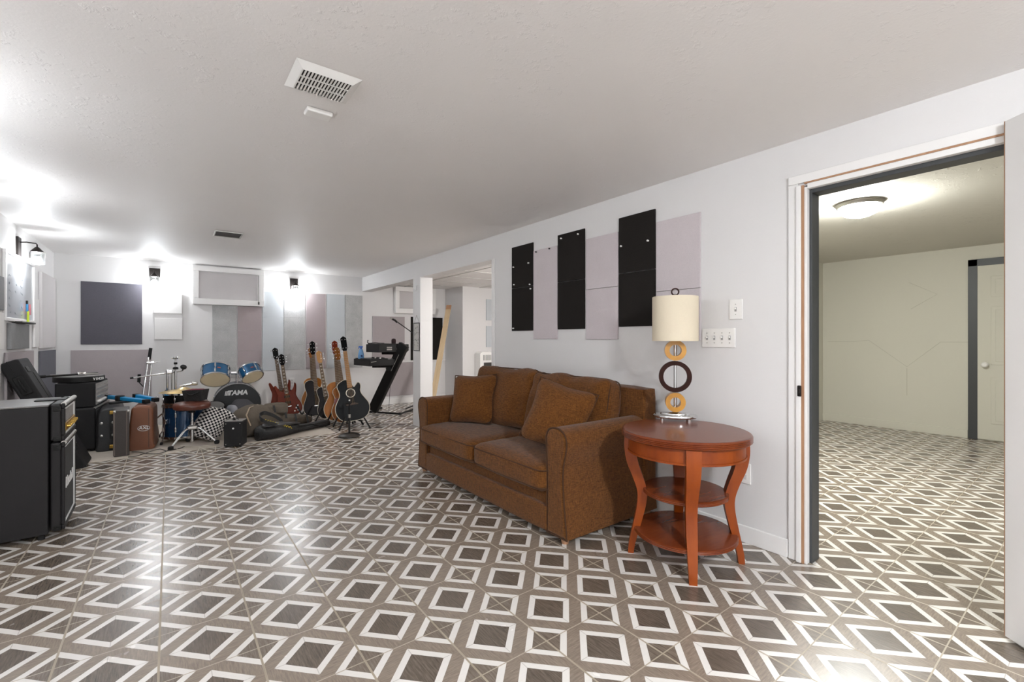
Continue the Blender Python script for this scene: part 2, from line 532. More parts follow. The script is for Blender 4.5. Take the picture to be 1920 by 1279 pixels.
def text_bm(s, size, depth=.001, shear=0., bold=0.):
    cu = bpy.data.curves.new('lettering', 'FONT'); cu.body = s; cu.size = size; cu.extrude = depth
    cu.align_x = 'CENTER'; cu.align_y = 'CENTER'; cu.shear = shear; cu.offset = bold
    o = bpy.data.objects.new('lettering', cu); C.objects.link(o)
    dg = bpy.context.evaluated_depsgraph_get()
    me = bpy.data.meshes.new_from_object(o.evaluated_get(dg))
    bm = bmesh.new(); bm.from_mesh(me)
    bpy.data.meshes.remove(me); bpy.data.objects.remove(o); bpy.data.curves.remove(cu)
    return bm

def frameM(origin, ex, ey, ez):
    M = Matrix.Identity(4)
    for i, a in enumerate((ex, ey, ez)):
        a = Vector(a)
        for k in range(3): M[k][i] = a[k]
    for k in range(3): M[k][3] = origin[k]
    return M

# =================================================================== THE SETTING
XL, XR, YB, YF, H = -1.136, 2.67, 7.86, -3.2, 2.238
X_FAR, Y_SIDE = 7.57, 2.56        # the room behind the doorway
XN, YN, HN = 6.4, 7.2, 2.14       # the nook behind the two openings

bm = B(); span(bm, XL - .12, X_FAR + .12, YF - .12, YB + .12, -.1, 0); struct('floor', bm, M_FLOOR)
bm = B(); span(bm, XL - .12, XR + .1, YF - .12, YB + .12, H, H + .1); struct('ceiling', bm, M_CEIL)
bm = B(); span(bm, XL - .12, XL, YF - .12, YB, 0, H); struct('wall_left', bm, M_WALL)
bm = B(); span(bm, XL - .12, 4.29, YB, YB + .12, 0, H + .1); struct('wall_back', bm, M_WALL)
bm = B(); span(bm, XL, XR + .1, YF - .12, YF, 0, H); struct('wall_front', bm, M_WALL)
# right wall with the doorway and the two wide openings
D0, D1, DH = .245, .985, 1.985
bm = B()
span(bm, XR, XR + .10, YF, D0, 0, H)
span(bm, XR, XR + .10, D0, D1, DH, H)
span(bm, XR, XR + .10, D1, 3.74, 0, H)
span(bm, XR, XR + .17, 3.74, 3.885, 0, H)
span(bm, XR, XR + .17, 3.885, 7.86, 2.0, H)
span(bm, XR, XR + .17, 5.556, 5.80, 0, 2.0)
struct('wall_right', bm, M_WALL)
# room behind the doorway
bm = B(); span(bm, X_FAR, X_FAR + .12, -2.2, Y_SIDE + .1, 0, 2.36); struct('wall_far', bm, M_SIDEWALL)
bm = B(); span(bm, XR + .10, X_FAR, Y_SIDE, Y_SIDE + .1, 0, 2.36); struct('wall_side', bm, M_SIDEWALL)
bm = B(); span(bm, XR + .10, X_FAR + .12, -2.32, -2.2, 0, 2.36); struct('wall_near', bm, M_SIDEWALL)
bm = B(); span(bm, XR + .10, X_FAR + .12, -2.32, Y_SIDE + .1, 2.27, 2.37); struct('ceiling_side', bm, M_SIDECEIL)
# nook behind the openings
bm = B(); span(bm, 4.29, XN + .1, YN, YB + .12, 0, H + .1); struct('wall_nook', bm, M_WALL)
bm = B(); span(bm, XN, XN + .1, 3.7, YN, 0, H); struct('wall_nook_right', bm, M_WALL)
bm = B(); span(bm, XR + .17, XN + .1, 3.6, 3.7, 0, H); struct('wall_nook_front', bm, M_WALL)
bm = B(); span(bm, XR + .17, XN, 3.7, YB, HN, HN + .06); nook_ceil = struct('ceiling_nook', bm, M_CEIL)
# suspended ceiling grid seen through the opening
bm = B()
for y in (4.3, 4.91, 5.52, 6.13, 6.74, 7.35): span(bm, XR + .17, XN, y - .012, y + .012, HN - .004, HN + .001)
for x in (3.45, 4.66, 5.87): span(bm, x - .012, x + .012, 3.7, YB, HN - .0045, HN + .001)
struct('trim_1', bm, mat('ceiling_grid', 'b9b6b2', .5, var=.03))
# trims
bm = B(); span(bm, XR - .014, XR, D1 + .08, 3.88, 0, .098, .004); struct('baseboard_right', bm, M_TRIM)
bm = B(); span(bm, XL, 4.29, YB - .014, YB, 0, .098, .004); struct('baseboard_back', bm, M_TRIM)
bm = B(); span(bm, XL, XL + .014, YF, YB - .014, 0, .098, .004); struct('baseboard_left', bm, M_TRIM)
bm = B(); span(bm, X_FAR - .014, X_FAR, 1.06, Y_SIDE, 0, .10, .004); struct('baseboard_far', bm, M_SIDEWALL)
bm = B(); span(bm, XR - .012, XR, 3.835, 3.885, 0, 2.0, .003); struct('trim_2', bm, M_TRIM)
bm = B(); span(bm, XR - .010, XR, 5.556, 5.575, 0, 2.0, .002); struct('trim_3', bm, M_TRIM)
# casing of the doorway: outer board, raw timber edge, white stop, dark jamb on the far side
bm = B()
span(bm, XR - .012, XR + .002, 1.015, 1.062, 0, 2.00, .003)
span(bm, XR - .022, XR + .002, .998, 1.022, 0, 1.985, .003)
span(bm, XR - .014, XR + .002, D0 - .02, 1.062, 2.0, 2.045, .003)
struct('trim_4', bm, M_TRIM)
bm = B()
span(bm, XR - .016, XR + .02, .986, .997, 0, 1.985)
span(bm, XR - .012, XR + .02, D0 - .01, .985, 1.992, 2.0)
struct('trim_5', bm, M_RAW)
bm = B()
span(bm, XR - .01, XR + .022, .972, .986, 0, 1.975, .002)
span(bm, XR - .01, XR + .022, D0, .972, 1.965, 1.992, .002)
struct('trim_6', bm, M_TRIM)
bm = B()
span(bm, XR + .022, XR + .115, .960, .985, 0, 1.965, .002)
span(bm, XR + .022, XR + .115, D0, .960, 1.945, 1.985, .002)
span(bm, XR + .10, XR + .115, .960, 1.04, 0, 2.0, .002)
struct('trim_7', bm, M_GREYTRIM)
bm = B(); box(bm, (XR - .022, 1.004, .905), (.012, .018, .058), .004); box(bm, (XR - .028, 1.004, .905), (.01, .008, .02), .002)
tag(obj('strike_plate', bm, M_BRONZE), 'small dark metal strike plate on the raw timber edge of doorway', 'latch')

# the open door leaf at the right edge of the picture, swung back towards the room
dv = Vector((-.64, -.77, 0)).normalized(); dn = Vector((-dv.y, dv.x, 0))
M = frameM(Vector((2.652, .245, 0)), dv, dn, (0, 0, 1))
dr = structure_root('door_2', M=M)
bm = B(); span(bm, .004, .76, -.035, 0, .012, 2.035, .002); obj('panel', bm, M_TRIM, dr)
bm = B(); span(bm, 0, .005, -.034, -.001, .012, 2.035); e = obj('edge', bm, M_RAW, dr); e['label'] = 'raw timber edge'

# far six-panel door in its dark frame
bm = B()
span(bm, X_FAR - .02, X_FAR, .978, 1.058, 0, 2.11, .003)
span(bm, X_FAR - .02, X_FAR, .10, 1.058, 2.03, 2.11, .003)
span(bm, X_FAR - .02, X_FAR, .10, .18, 0, 2.11, .003)
struct('trim_10', bm, M_GREYTRIM)
fd = structure_root('door_1', (X_FAR - .012, .98, 0))
bm = B(); span(bm, -.006, .008, -.80, 0, .012, 2.03, .002); obj('leaf', bm, M_SIDEWALL, fd)
for (y0, y1) in ((-.36, -.11), (-.69, -.44)):
    for (z0, z1) in ((1.66, 1.90), (.88, 1.55), (.20, .74)):
        bm = B(); span(bm, -.012, -.004, y0, y1, z0, z1, .006); span(bm, -.016, -.006, y0 + .035, y1 - .035, z0 + .035, z1 - .035, .005)
        obj('raised_panel', bm, M_SIDEWALL, fd)
bm = B(); lathe(bm, [(0, 0), (.028, 0), (.028, .006), (.012, .012), (.012, .03), (.027, .042), (.03, .056), (.02, .068), (0, .07)], 20, Matrix.Translation((-.006, -.065, .88)) @ Euler((0, -PI / 2, 0)).to_matrix().to_4x4())
obj('knob', bm, M_WHITEPLAST, fd)
bm = B(); span(bm, 7.015, 7.09, Y_SIDE - .02, Y_SIDE, 0, 2.07, .003); span(bm, 6.2, 7.09, Y_SIDE - .02, Y_SIDE, 2.0, 2.07, .003); span(bm, 6.2, 6.27, Y_SIDE - .02, Y_SIDE, 0, 2.07, .003)
struct('trim_11', bm, M_GREYTRIM)
bm = B(); span(bm, 6.27, 7.015, Y_SIDE - .009, Y_SIDE - .001, .01, 2.0, .002)
struct('door_3', bm, M_SIDEWALL)
# faint repaired seams on the far wall (thin lines in the plaster)
bm = B()
for pts in ([(1.62, .80), (1.62, .45)], [(2.02, 1.16), (1.62, .82), (1.30, 1.14), (1.06, 1.14)], [(2.5, 1.14), (2.2, 1.14), (2.02, 1.16)], [(1.60, 1.90), (1.33, 1.73), (1.58, 1.56)]):
    tube(bm, [(X_FAR, y, z) for y, z in pts], .0022, 6)
struct('trim_8', bm, mat('seam_line', 'b4b0a2', .7, var=.05))

# =================================================================== LAMPS OF THE PLACE AND ADDED ONES
def sconce(loc, rotz, label):
    """Wall lamp; local +x points out of the wall, z=0 at the plate's centre."""
    t = thing('wall_sconce', label, 'wall lamp', loc, rotz, 'wall sconces with clear glass shades')
    bm = B(); box(bm, (.009, 0, 0), (.018, .115, .18), .003); obj('back_plate', bm, M_BRONZE, t)
    bm = B(); tube(bm, [(.015, 0, .045), (.06, 0, .05), (.122, 0, .045), (.13, 0, .035), (.13, 0, .0)], .006, 8); obj('arm', bm, M_BRONZE, t)
    bm = B(); lathe(bm, [(0, .012), (.012, .012), (.018, .005), (.044, -.026), (.05, -.037), (0, -.037)], 20, Matrix.Translation((.13, 0, 0))); obj('cap', bm, M_BRONZE, t)
    bm = B(); lathe(bm, [(.042, -.036), (.056, -.04), (.058, -.05), (.055, -.15), (.052, -.15), (.054, -.05), (.05, -.042), (.042, -.039)], 24, Matrix.Translation((.13, 0, 0)), close=True)
    obj('glass_shade', bm, M_GLASS, t)
    bm = B(); lathe(bm, [(0, -.078), (.014, -.079), (.026, -.09), (.034, -.110), (.028, -.132), (.014, -.142), (0, -.144)], 16, Matrix.Translation((.13, 0, 0)))
    obj('bulb', bm, M_BULB, t)
    return t
s0 = sconce((XL, 6.18, 2.04), 0, 'wall sconce on the left wall above the whiteboard')
for y, lb in ((4.48, 'wall sconce on left wall one along from the whiteboard'), (2.78, 'wall sconce on left wall beside the camera'), (1.08, 'wall sconce on left wall behind the camera'), (-.62, 'wall sconce on left wall farthest behind the camera')):
    dup(s0, (XL, y, 2.04), 0, lb)
dup(s0, (-.16, YB, 2.045), -PI / 2, 'wall sconce on the back wall between charcoal panel and framed panel')
dup(s0, (1.58, YB, 2.045), -PI / 2, 'wall sconce on the back wall above the row of grey panels')

def ceiling_lamp(loc, label, bowl, sc=1.0):
    t = thing('ceiling_lamp', label, 'ceiling lamp', loc)
    bm = B(); lathe(bm, [(0, 0), (.17 * sc, 0), (.175 * sc, -.012), (.165 * sc, -.02), (.16 * sc, -.034), (.148 * sc, -.04), (0, -.04)], 40); obj('base', bm, M_NICKEL, t)
    bm = B(); lathe(bm, [(.146 * sc, -.038), (.142 * sc, -.062), (.118 * sc, -.088), (.075 * sc, -.108), (.02, -.116), (.012, -.124), (0, -.126)], 40); obj('glass_bowl', bm, bowl, t)
    return t
ceiling_lamp((4.42, 1.24, 2.27), 'domed ceiling lamp lit in the room behind the doorway', M_SIDEBOWL, .95)
ceiling_lamp((.7, -1.3, H), 'added unseen ceiling lamp lighting the room from behind the camera', M_FILLBOWL)  # no such fixture known; added to light the room from the camera side
ceiling_lamp((4.2, 4.6, HN), 'added unseen ceiling lamp brightening the nook', M_NOOKFILL)  # out of view, added to brighten the nook walls

# =================================================================== PANELS AND FIXTURES ON THE WALLS
def panel_right(y0, y1, z0, z1, m, label, tacks=(), seam=None):
    """Felt panel on the right wall; tacks and the gap between its two pieces as in the photo."""
    yc = (y0 + y1) / 2
    t = thing('acoustic_pad', label, 'wall panel', (XR, yc, z0), 0, 'felt panels above the sofa')
    hw = abs(y1 - y0) / 2; h = z1 - z0
    zs = [0, h] if seam is None else [0, seam - z0 - .0015, seam - z0 + .0015, h]
    for a in range(0, len(zs), 2):
        bm = B(); span(bm, -.013, -.001, -hw, hw, zs[a], zs[a + 1], .002); obj('felt_sheet', bm, m, t)
    for (y, z) in tacks:
        bm = B(); lathe(bm, [(0, 0), (.006, 0), (.005, .006), (.0075, .011), (.006, .014), (0, .015)], 10, Matrix.Translation((-.012, y - yc, z - z0)) @ Euler((0, -PI / 2, 0)).to_matrix().to_4x4())
        obj('push_pin', bm, M_WHITEPLAST if m == M_FELT['black'] else M_BLACK, t)
    return t
F_ = M_FELT
panel_right(3.535, 3.213, 1.255, 2.063, F_['black'], 'black felt panel nearest the wide opening, its two pieces split slightly apart', [(3.50, 1.87), (3.27, 1.88), (3.49, 1.70), (3.25, 1.68), (3.24, 1.64), (3.50, 1.28)], 1.665)
panel_right(3.206, 2.888, 1.178, 1.981, F_['lilac'], 'pale lilac-grey felt panel between the split black panel and middle black panel', [(3.16, 1.965), (2.98, 1.967)])
panel_right(2.880, 2.566, 1.260, 2.065, F_['black'], 'black felt panel in the middle with two white pins at its top', [(2.83, 2.03), (2.63, 2.03)], 1.66)
panel_right(2.550, 2.227, 1.175, 1.975, F_['lilac'], 'pale lilac-grey felt panel fourth from the opening, right of the middle black one', [], 1.57)
panel_right(2.217, 1.902, 1.268, 2.071, F_['black'], 'black felt panel nearest the table lamp with two pins at upper third', [(2.19, 1.86), (1.955, 1.86)], 1.66)
panel_right(1.894, 1.569, 1.17, 1.976, F_['lilac'], 'pale lilac-grey felt panel partly hidden behind the lampshade', [], 1.50)

def panel_back(x0, x1, z0, z1, m, label, group=None, th=.014, m2=None):
    bm = B(); span(bm, x0, x1, YB - th, YB - .001, z0, z1, .0015)
    o = obj('acoustic_pad', bm, m)
    tag(o, label, 'wall panel', group)
    return o
panel_back(-.892, -.292, 1.108, 1.906, F_['charcoal'], 'large square charcoal felt panel on the back wall', th=.02)
panel_back(-.985, -.194, .40, 1.035, F_['mauve'], 'wide mauve-grey felt panel low on the back wall behind the amplifiers')
panel_back(-.175, .140, 1.527, 1.798, F_['white'], 'square white panel just below the back wall sconce, upper of two', th=.03)
panel_back(-.163, .145, 1.170, 1.462, F_['white'], 'square white panel below another white panel, lower of two', th=.03)
g = 'grey felt panels on the back wall'
cols = [(.495, .795, [(.60, 1.0005), (1.0015, 1.3065), (1.3075, 1.663)], 'melange', 'speckled grey felt panel of the column left under the white frame'),
        (.812, 1.122, [(.60, 1.0005), (1.0015, 1.3065), (1.3075, 1.663)], 'rose', 'rosy grey felt panel of the column right under the white frame'),
        (1.137, 1.428, [(.69, 1.0895), (1.0905, 1.5115), (1.5125, 1.902)], 'light', 'light blue-grey felt panel of the column behind the red guitar'),
        (1.434, 1.740, [(.69, 1.0895), (1.0905, 1.5115), (1.5125, 1.910)], 'melange', 'speckled grey felt panel of the column under the right sconce')]
for x0, x1, rows, mm, lb in cols:
    for (z0, z1), pl in zip(rows, ('bottom', 'middle', 'top')):
        panel_back(x0, x1, z0, z1, F_[mm], lb + ', ' + pl + ' of three', g)
panel_back(1.762, 2.060, .69, 1.915, F_['rose'], 'tall rosy grey felt panel behind the cluster of guitars', g)
panel_back(2.083, 2.370, .69, 1.921, F_['light'], 'tall light blue-grey felt panel second from the opening', g)
panel_back(2.378, 2.668, .69, 1.923, F_['melange'], 'tall speckled grey felt panel nearest the opening, behind the spray bottle', g)

def framed_panel(x0, x1, z0, z1, b, label, cord=False):
    t = thing('framed_felt', label, 'framed panel', ((x0 + x1) / 2, YB, z0))
    hw = (x1 - x0) / 2; h = z1 - z0
    bm = B()
    span(bm, -hw, hw, -.075, -.001, 0, b, .004); span(bm, -hw, hw, -.075, -.001, h - b * .9, h, .004)
    span(bm, -hw, -hw + b * .85, -.0745, -.001, b, h - b * .9, .004); span(bm, hw - b * .95, hw, -.0745, -.001, b, h - b * .9, .004)
    obj('frame', bm, M_TRIM, t)
    bm = B(); span(bm, -hw + b * .85, hw - b * .95, -.035, -.02, b, h - b * .9); obj('felt_insert', bm, F_['pale'], t)
    if cord:
        bm = B(); tube(bm, [(hw - b * .9, -.082, h - b), (hw - b * .9, -.082, b * .6)], .004, 6); box(bm, (hw - b * .9, -.084, b * .55), (.02, .014, .04), .003)
        e = obj('pull_cord', bm, M_DARKSLOT, t); e['label'] = 'thin cord with dark toggle'
    return t
framed_panel(.262, 1.150, 1.668, 2.216, .082, 'white framed grey panel high on the back wall between two sconces', True)
framed_panel(3.245, 4.05, 1.64, 2.125, .09, 'white framed grey panel high in the nook seen through left opening')
panel_back(2.846, 3.443, .80, 1.578, F_['mauve'], 'square mauve-grey felt panel behind the keyboard stand', th=.02)
panel_back(3.098, 3.70, .15, .745, F_['mauve'], 'mauve-grey felt panel near the floor right of the keyboard stand', th=.02)
panel_back(3.569, 4.222, .78, 1.585, F_['black'], 'square black felt panel on the nook wall behind the white post', th=.02)
bm = B(); span(bm, 2.846, 4.29, YB - .012, YB, .752, .778, .003); struct('trim_9', bm, M_TRIM)
# nook: two small grey panels and the gas heater
for z0, z1, lb in ((1.53, 1.93, 'small light grey panel in the nook, upper of two above the heater'), (1.02, 1.42, 'small light grey panel in the nook, lower of two above the heater')):
    bm = B(); span(bm, 4.80, 5.20, YN - .02, YN - .001, z0, z1, .003); tag(obj('acoustic_pad', bm, F_['light']), lb, 'wall panel', 'small panels in the nook')
ht = thing('wall_heater', 'white gas wall heater with louvred top in the nook behind the sofa', 'heater', (4.86, YN, .28))
bm = B(); prism(bm, [(-.32, 0), (.32, 0), (.32, .62), (.27, .66), (-.27, .66), (-.32, .62)], -.20, -.002, None, .012); obj('cabinet', bm, M_WHITEPLAST, ht)
bm = B(); span(bm, -.24, .24, -.206, -.198, .10, .46, .006); obj('radiant_front', bm, M_DARKSLOT, ht)
bm = B()
for i in range(17): span(bm, -.25 + i * .03, -.25 + i * .03 + .012, -.207, -.199, .50, .60)
obj('louvres', bm, mat('heater_slots', '8a8a88', .5), ht)
bm = B(); tube(bm, [(.13, -.1, .66), (.13, -.1, .675)], .018, 12); obj('knob', bm, M_BLACK, ht)
# leaning board
a, b_ = Vector((3.80, 6.75, .0)), Vector((4.24, 7.62, 1.72))
a = W(814, 735, Y=6.7); b_ = W(842, 573, Y=7.42)
dd = (b_ - a).normalized(); a0 = a - dd * (a.z / dd.z) + Vector((0, 0, .012))
L_ = (b_ - a0).length
ex = Vector((dd.y, -dd.x, 0)).normalized(); ey = dd.cross(ex)
t = thing('pine_board', 'pale pine board leaning in the nook corner behind the post', 'board', M=frameM(a0, ex, ey, dd))
bm = B(); span(bm, -.045, .045, -.012, .012, 0, L_ - .1, .002); obj('plank', bm, M_PINE, t)
bm = B(); span(bm, -.0455, .0455, -.0125, .0125, L_ - .1, L_, .002); e = obj('stained_end', bm, M_RAW, t); e['label'] = 'brown stained end'

# left wall: whiteboard and panels
def panel_left(y0, y1, z0, z1, m, label, th=.016):
    bm = B(); span(bm, XL + .001, XL + th, y0, y1, z0, z1, .003)
    tag(obj('acoustic_pad', bm, m), label, 'wall panel', 'felt panels on the left wall')
panel_left(7.039, 7.771, 1.075, 1.91, F_['pale'], 'tall pale grey felt panel on left wall near the back corner', .03)
panel_left(6.755, 6.96, 1.09, 1.60, F_['white'], 'narrow white felt panel right of the whiteboard', .02)
panel_left(5.83, 6.47, 1.085, 1.318, F_['grey'], 'mid grey felt panel right below the whiteboard', .03)
panel_left(5.745, 6.72, .30, 1.06, F_['mauve'], 'mauve-grey felt panel behind the leaning case', .02)
panel_left(7.03, 7.855, .30, 1.045, F_['slate'], 'dark slate felt panel low in the back left corner', .02)
panel_left(5.02, 5.66, 1.42, 1.70, F_['grey'], 'grey felt panel left of the whiteboard at the picture edge', .02)
panel_left(5.02, 5.66, 1.09, 1.40, F_['white'], 'white felt panel left of the whiteboard, below a grey one', .02)
wb = thing('whiteboard', 'white framed whiteboard with faint writing under the left sconce', 'whiteboard', (XL, 6.22, 1.335))
bm = B(); span(bm, .001, .014, -.50, .50, .02, .60); obj('writing_surface', bm, M_WHITEB, wb)
bm = B()
for (y0, y1, z0, z1) in ((-.525, .525, 0, .03), (-.525, .525, .585, .615), (-.525, -.495, .03, .585), (.495, .525, .03, .585)): span(bm, .001, .024, y0, y1, z0, z1, .003)
obj('frame', bm, M_TRIM, wb)
bm = B(); span(bm, .02, .07, -.25, .28, -.012, .004, .004); obj('pen_tray', bm, M_DARKSLOT, wb)
bm = B(); rr = random.Random(3)
for row in range(6):
    for colm in range(3):
        y = -.40 + colm * .2; z = .40 - row * .065
        if rr.random() < .2: continue
        pts = [(.0146, y + k * .012, z + rr.uniform(-.012, .012)) for k in range(rr.randint(4, 9))]
        tube(bm, pts, .0016, 4)
obj('faint_handwriting', bm, M_MARK, wb)
for y, z, c, lb in ((6.36, .13, 'blue', 'blue marker clipped high on the whiteboard'), (6.40, .03, 'lime', 'lime green marker standing on the whiteboard tray'), (6.47, .10, 'red', 'small red marker clipped beside the lime one')):
    cm = {'blue': mat('marker_blue', '2f7fae', .4), 'lime': mat('marker_lime', 'b5c92e', .4), 'red': mat('marker_red', 'b06a70', .4)}[c]
    m_ = thing('marker_pen', lb, 'marker', (XL + .032, y, 1.335 + z), 0, 'markers on the whiteboard')
    bm = B(); tube(bm, [(0, 0, -.02), (0, 0, .05)], .009, 10); obj('barrel', bm, cm, m_)
    bm = B(); tube(bm, [(0, 0, .05), (0, 0, .085)], .0088, 10); obj('cap', bm, M_BLACK if c == 'blue' else cm, m_)

# switches and sockets
def plate(name, label, cat, loc, wx, hz, toggles, wall='R', sw=True):
    rot = 0 if wall == 'R' else PI / 2
    t = thing(name, label, cat, loc, rot if wall == 'R' else -PI / 2 + PI)
    bm = B(); span(bm, -.007, -.0005, -wx / 2, wx / 2, -hz / 2, hz / 2, .003); obj('cover_plate', bm, M_WHITEPLAST, t)
    for y in toggles:
        if sw:
            bm = B(); span(bm, -.008, -.006, y - .006, y + .006, -.013, .013); obj('slot', bm, mat('slot_grey', '9a9896', .5), t)
            bm = B(); box(bm, (-.012, y, .004), (.012, .008, .009), .002, (0, -.5, 0)); obj('toggle', bm, M_WHITEPLAST, t)
            for z in (-.03, .03):
                bm = B(); lathe(bm, [(0, 0), (.0035, 0), (.003, .002), (0, .002)], 8, Matrix.Translation((-.007, y, z)) @ Euler((0, -PI / 2, 0)).to_matrix().to_4x4())
                obj('screw', bm, M_NICKEL, t)
        else:
            for z in (-.02, .02):
                bm = B(); box(bm, (-.008, y, z), (.003, .032, .028), .006); obj('socket', bm, mat('socket_white', 'd4d2ce', .4), t)
    return t
plate('light_switch', 'white four-gang switch plate on wall right of the lamp', 'light switch', (XR, 1.456, 1.185), .21, .115, (.071, .024, -.024, -.071))
plate('light_switch', 'white single switch plate above the four-gang plate', 'light switch', (XR, 1.349, 1.353), .078, .118, (0,))
p = plate('wall_socket', 'white wall socket behind the end table near the floor', 'socket', (XR, 1.30, .40), .075, .118, (0,), sw=False)
t = thing('wall_socket', 'white wall socket on the back wall beside the red guitar', 'socket', (1.55, YB, .50), PI / 2)
for ch in p.children:
    c = ch.copy(); C.objects.link(c); c.parent = t

# ceiling fittings
vt = thing('air_vent', 'large white louvred vent grille on the ceiling', 'vent', (.507, 1.97, H), 0)
bm = B()
ox, oy = .125, .118; ix, iy = .095, .082
v = []
for (x, y, z) in [(-ox, -oy, -.001), (ox, -oy, -.001), (ox, oy, -.001), (-ox, oy, -.001), (-ix, -iy, -.018), (ix, -iy, -.018), (ix, iy, -.018), (-ix, iy, -.018)]: v.append(bm.verts.new((x, y, z)))
for k in range(4): bm.faces.new((v[k], v[(k + 1) % 4], v[4 + (k + 1) % 4], v[4 + k]))
obj('frame', bm, M_WHITEPLAST, vt)
bm = B(); span(bm, -ix, ix, -iy, iy, -.0045, -.0015); obj('dark_duct', bm, M_DARKSLOT, vt)
bm = B()
for i in range(16):
    x = -ix + (i + .5) * 2 * ix / 15 - ix / 15
    span(bm, x - .0031, x + .0031, -iy, iy, -.0175, -.014)
for y in (-iy / 3, iy / 3): span(bm, -ix, ix, y - .003, y + .003, -.0176, -.014)
obj('louvres', bm, M_WHITEPLAST, vt)
bm = B(); box(bm, (.555, 2.235, H - .011), (.115, .07, .021), .007); tag(obj('ceiling_sensor', bm, M_WHITEPLAST), 'small white plastic sensor box on the ceiling beside the vent', 'sensor')
v2 = thing('duct_register', 'small dark duct register recessed in the ceiling towards the back', 'vent', (.475, 5.40, H))
bm = B()
for (x0, x1, y0, y1) in ((-.12, .12, -.14, -.128), (-.12, .12, .128, .14), (-.12, -.108, -.128, .128), (.108, .12, -.128, .128)): span(bm, x0, x1, y0, y1, -.012, -.001, .002)
obj('rim', bm, M_NICKEL, v2)
bm = B(); span(bm, -.108, .108, -.128, .128, -.005, -.001); obj('duct', bm, M_DARKSLOT, v2)
# post details: hook and hanging panel
hk = thing('wall_hook', 'small white hook near the top of the white post', 'hook', (XR, 5.68, 1.86))
bm = B(); tube(bm, [(0, 0, .04), (-.012, 0, .03), (-.012, 0, -.02), (-.025, 0, -.035), (-.04, 0, -.025), (-.042, 0, -.005)], .005, 8); obj('hook', bm, M_WHITEPLAST, hk)
hp = thing('hanging_picture', 'narrow black framed sketch print hanging on the white post', 'picture', (XR - .012, 5.664, 1.015))
bm = B(); span(bm, -.003, .003, -.082, .082, .004, .376); obj('print', bm, M_PAPER, hp)
bm = B()
for (y0, y1, z0, z1) in ((-.09, .09, 0, .01), (-.09, .09, .37, .38), (-.09, -.08, .01, .37), (.08, .09, .01, .37)): span(bm, -.006, .006, y0, y1, z0, z1, .002)
obj('frame', bm, M_BLACKMET, hp)
bm = B(); rr = random.Random(5)
for zc in (.27, .11):
    for k in range(16):
        y = rr.uniform(-.07, .07); z = zc + rr.uniform(-.05, .05)
        tube(bm, [(-.0038, y, z), (-.0038, y + rr.uniform(-.035, .035), z + rr.uniform(-.02, .02))], .0022, 4)
obj('sketch', bm, M_INK, hp)
bm = B(); tube(bm, [(0, -.08, .378), (0, 0, .48), (0, .08, .378)], .0022, 6); obj('chain', bm, M_NICKEL, hp)

# =================================================================== SOFA
sf = thing('sofa', 'brown woven two-seat sofa against the right wall', 'sofa', (2.205, 2.815, 0))
bm = B(); span(bm, -.395, .43, -.78, .78, .045, .265, .012); obj('base', bm, M_SOFA, sf)
bm = B(); soft_box(bm, (-.395, 0, .115), (.075, 1.575, .155), (.1, 0, .0), .5, 10); obj('front_rail', bm, M_SOFA, sf)
def arm_profile(k):
    # cross-section in (y, z) seen from the front, outer side towards +k
    p = [(-.078, .04), (-.075, .35), (-.082, .56), (-.085, .60), (-.062, .645), (-.02, .662), (.03, .66), (.075, .635), (.092, .585), (.085, .53), (.066, .45), (.062, .35), (.075, .20), (.095, .04)]
    return [(y * k, z) for y, z in p]
for k, y in ((-1, -.862), (1, .862)):
    bm = B(); prof = spline(arm_profile(k), 4, closed=False)
    prism(bm, prof, -.425, .43, Matrix(((0, 1, 0, 0), (1, 0, 0, y), (0, 0, 1, 0), (0, 0, 0, 1))), .022, 3)
    a_ = obj('arm', bm, M_SOFA, sf, 50)
    bm = B(); tube(bm, [(-.418, y + py, pz) for py, pz in prof], .0048, 6, closed=True); obj('welt', bm, M_SOFADARK, a_)
bm = B(); soft_box(bm, (.365, 0, .45), (.15, 1.88, .80), (.05, 0, 0), .35, 10); obj('back_frame', bm, M_SOFA, sf)
def welt_rect(bm, c, sx, sy, rad, r=.0045, axis='z', M=None):
    pts = []
    for (qx, qy, a0) in ((1, 1, 0), (-1, 1, 90), (-1, -1, 180), (1, -1, 270)):
        for i in range(5):
            an = R(a0 + i * 22.5)
            pts.append((c[0] + qx * (sx - rad) + rad * math.cos(an), c[1] + qy * (sy - rad) + rad * math.sin(an), c[2]))
    if M is not None: pts = [M @ Vector(p) for p in pts]
    tube(bm, pts, r, 6, closed=True)
for (yc, sy, xo, lb) in ((-.40, .775, 0, 0), (.43, .85, -.0, 1)):
    bm = B(); soft_box(bm, (-.115 + xo, yc, .345), (.69, sy, .165), (.03, .015, .26), .55, 14, .004, lb + 3)
    cu = obj('seat_cushion', bm, M_SOFA, sf, 60)
    bm = B()
    welt_rect(bm, (-.115 + xo, yc, .398), .346, sy / 2 + .001, .05); welt_rect(bm, (-.115 + xo, yc, .292), .346, sy / 2 + .001, .05)
    obj('piping', bm, M_SOFADARK, cu)
for (yc, tilt, z0, lb, sy, yaw) in ((-.375, 12, .655, 0, .80, 0), (.40, 15, .672, 1, .79, 4)):
    Mx = Matrix.Translation((.165, yc, z0)) @ Euler((0, R(tilt), R(yaw))).to_matrix().to_4x4()
    bm = B(); soft_box(bm, (0, 0, 0), (.19, sy, .49), (.30, .02, .03), .6, 18, .02, lb * 5 + 1, Mx)
    cu = obj('back_cushion', bm, M_SOFA, sf, 60)
    bm = B(); Mr = Mx @ Euler((0, PI / 2, 0)).to_matrix().to_4x4()
    welt_rect(bm, (0, 0, .052), .245, sy / 2, .05, .0045, M=Mr); welt_rect(bm, (0, 0, -.052), .245, sy / 2, .05, .0045, M=Mr)
    obj('piping', bm, M_SOFADARK, cu)
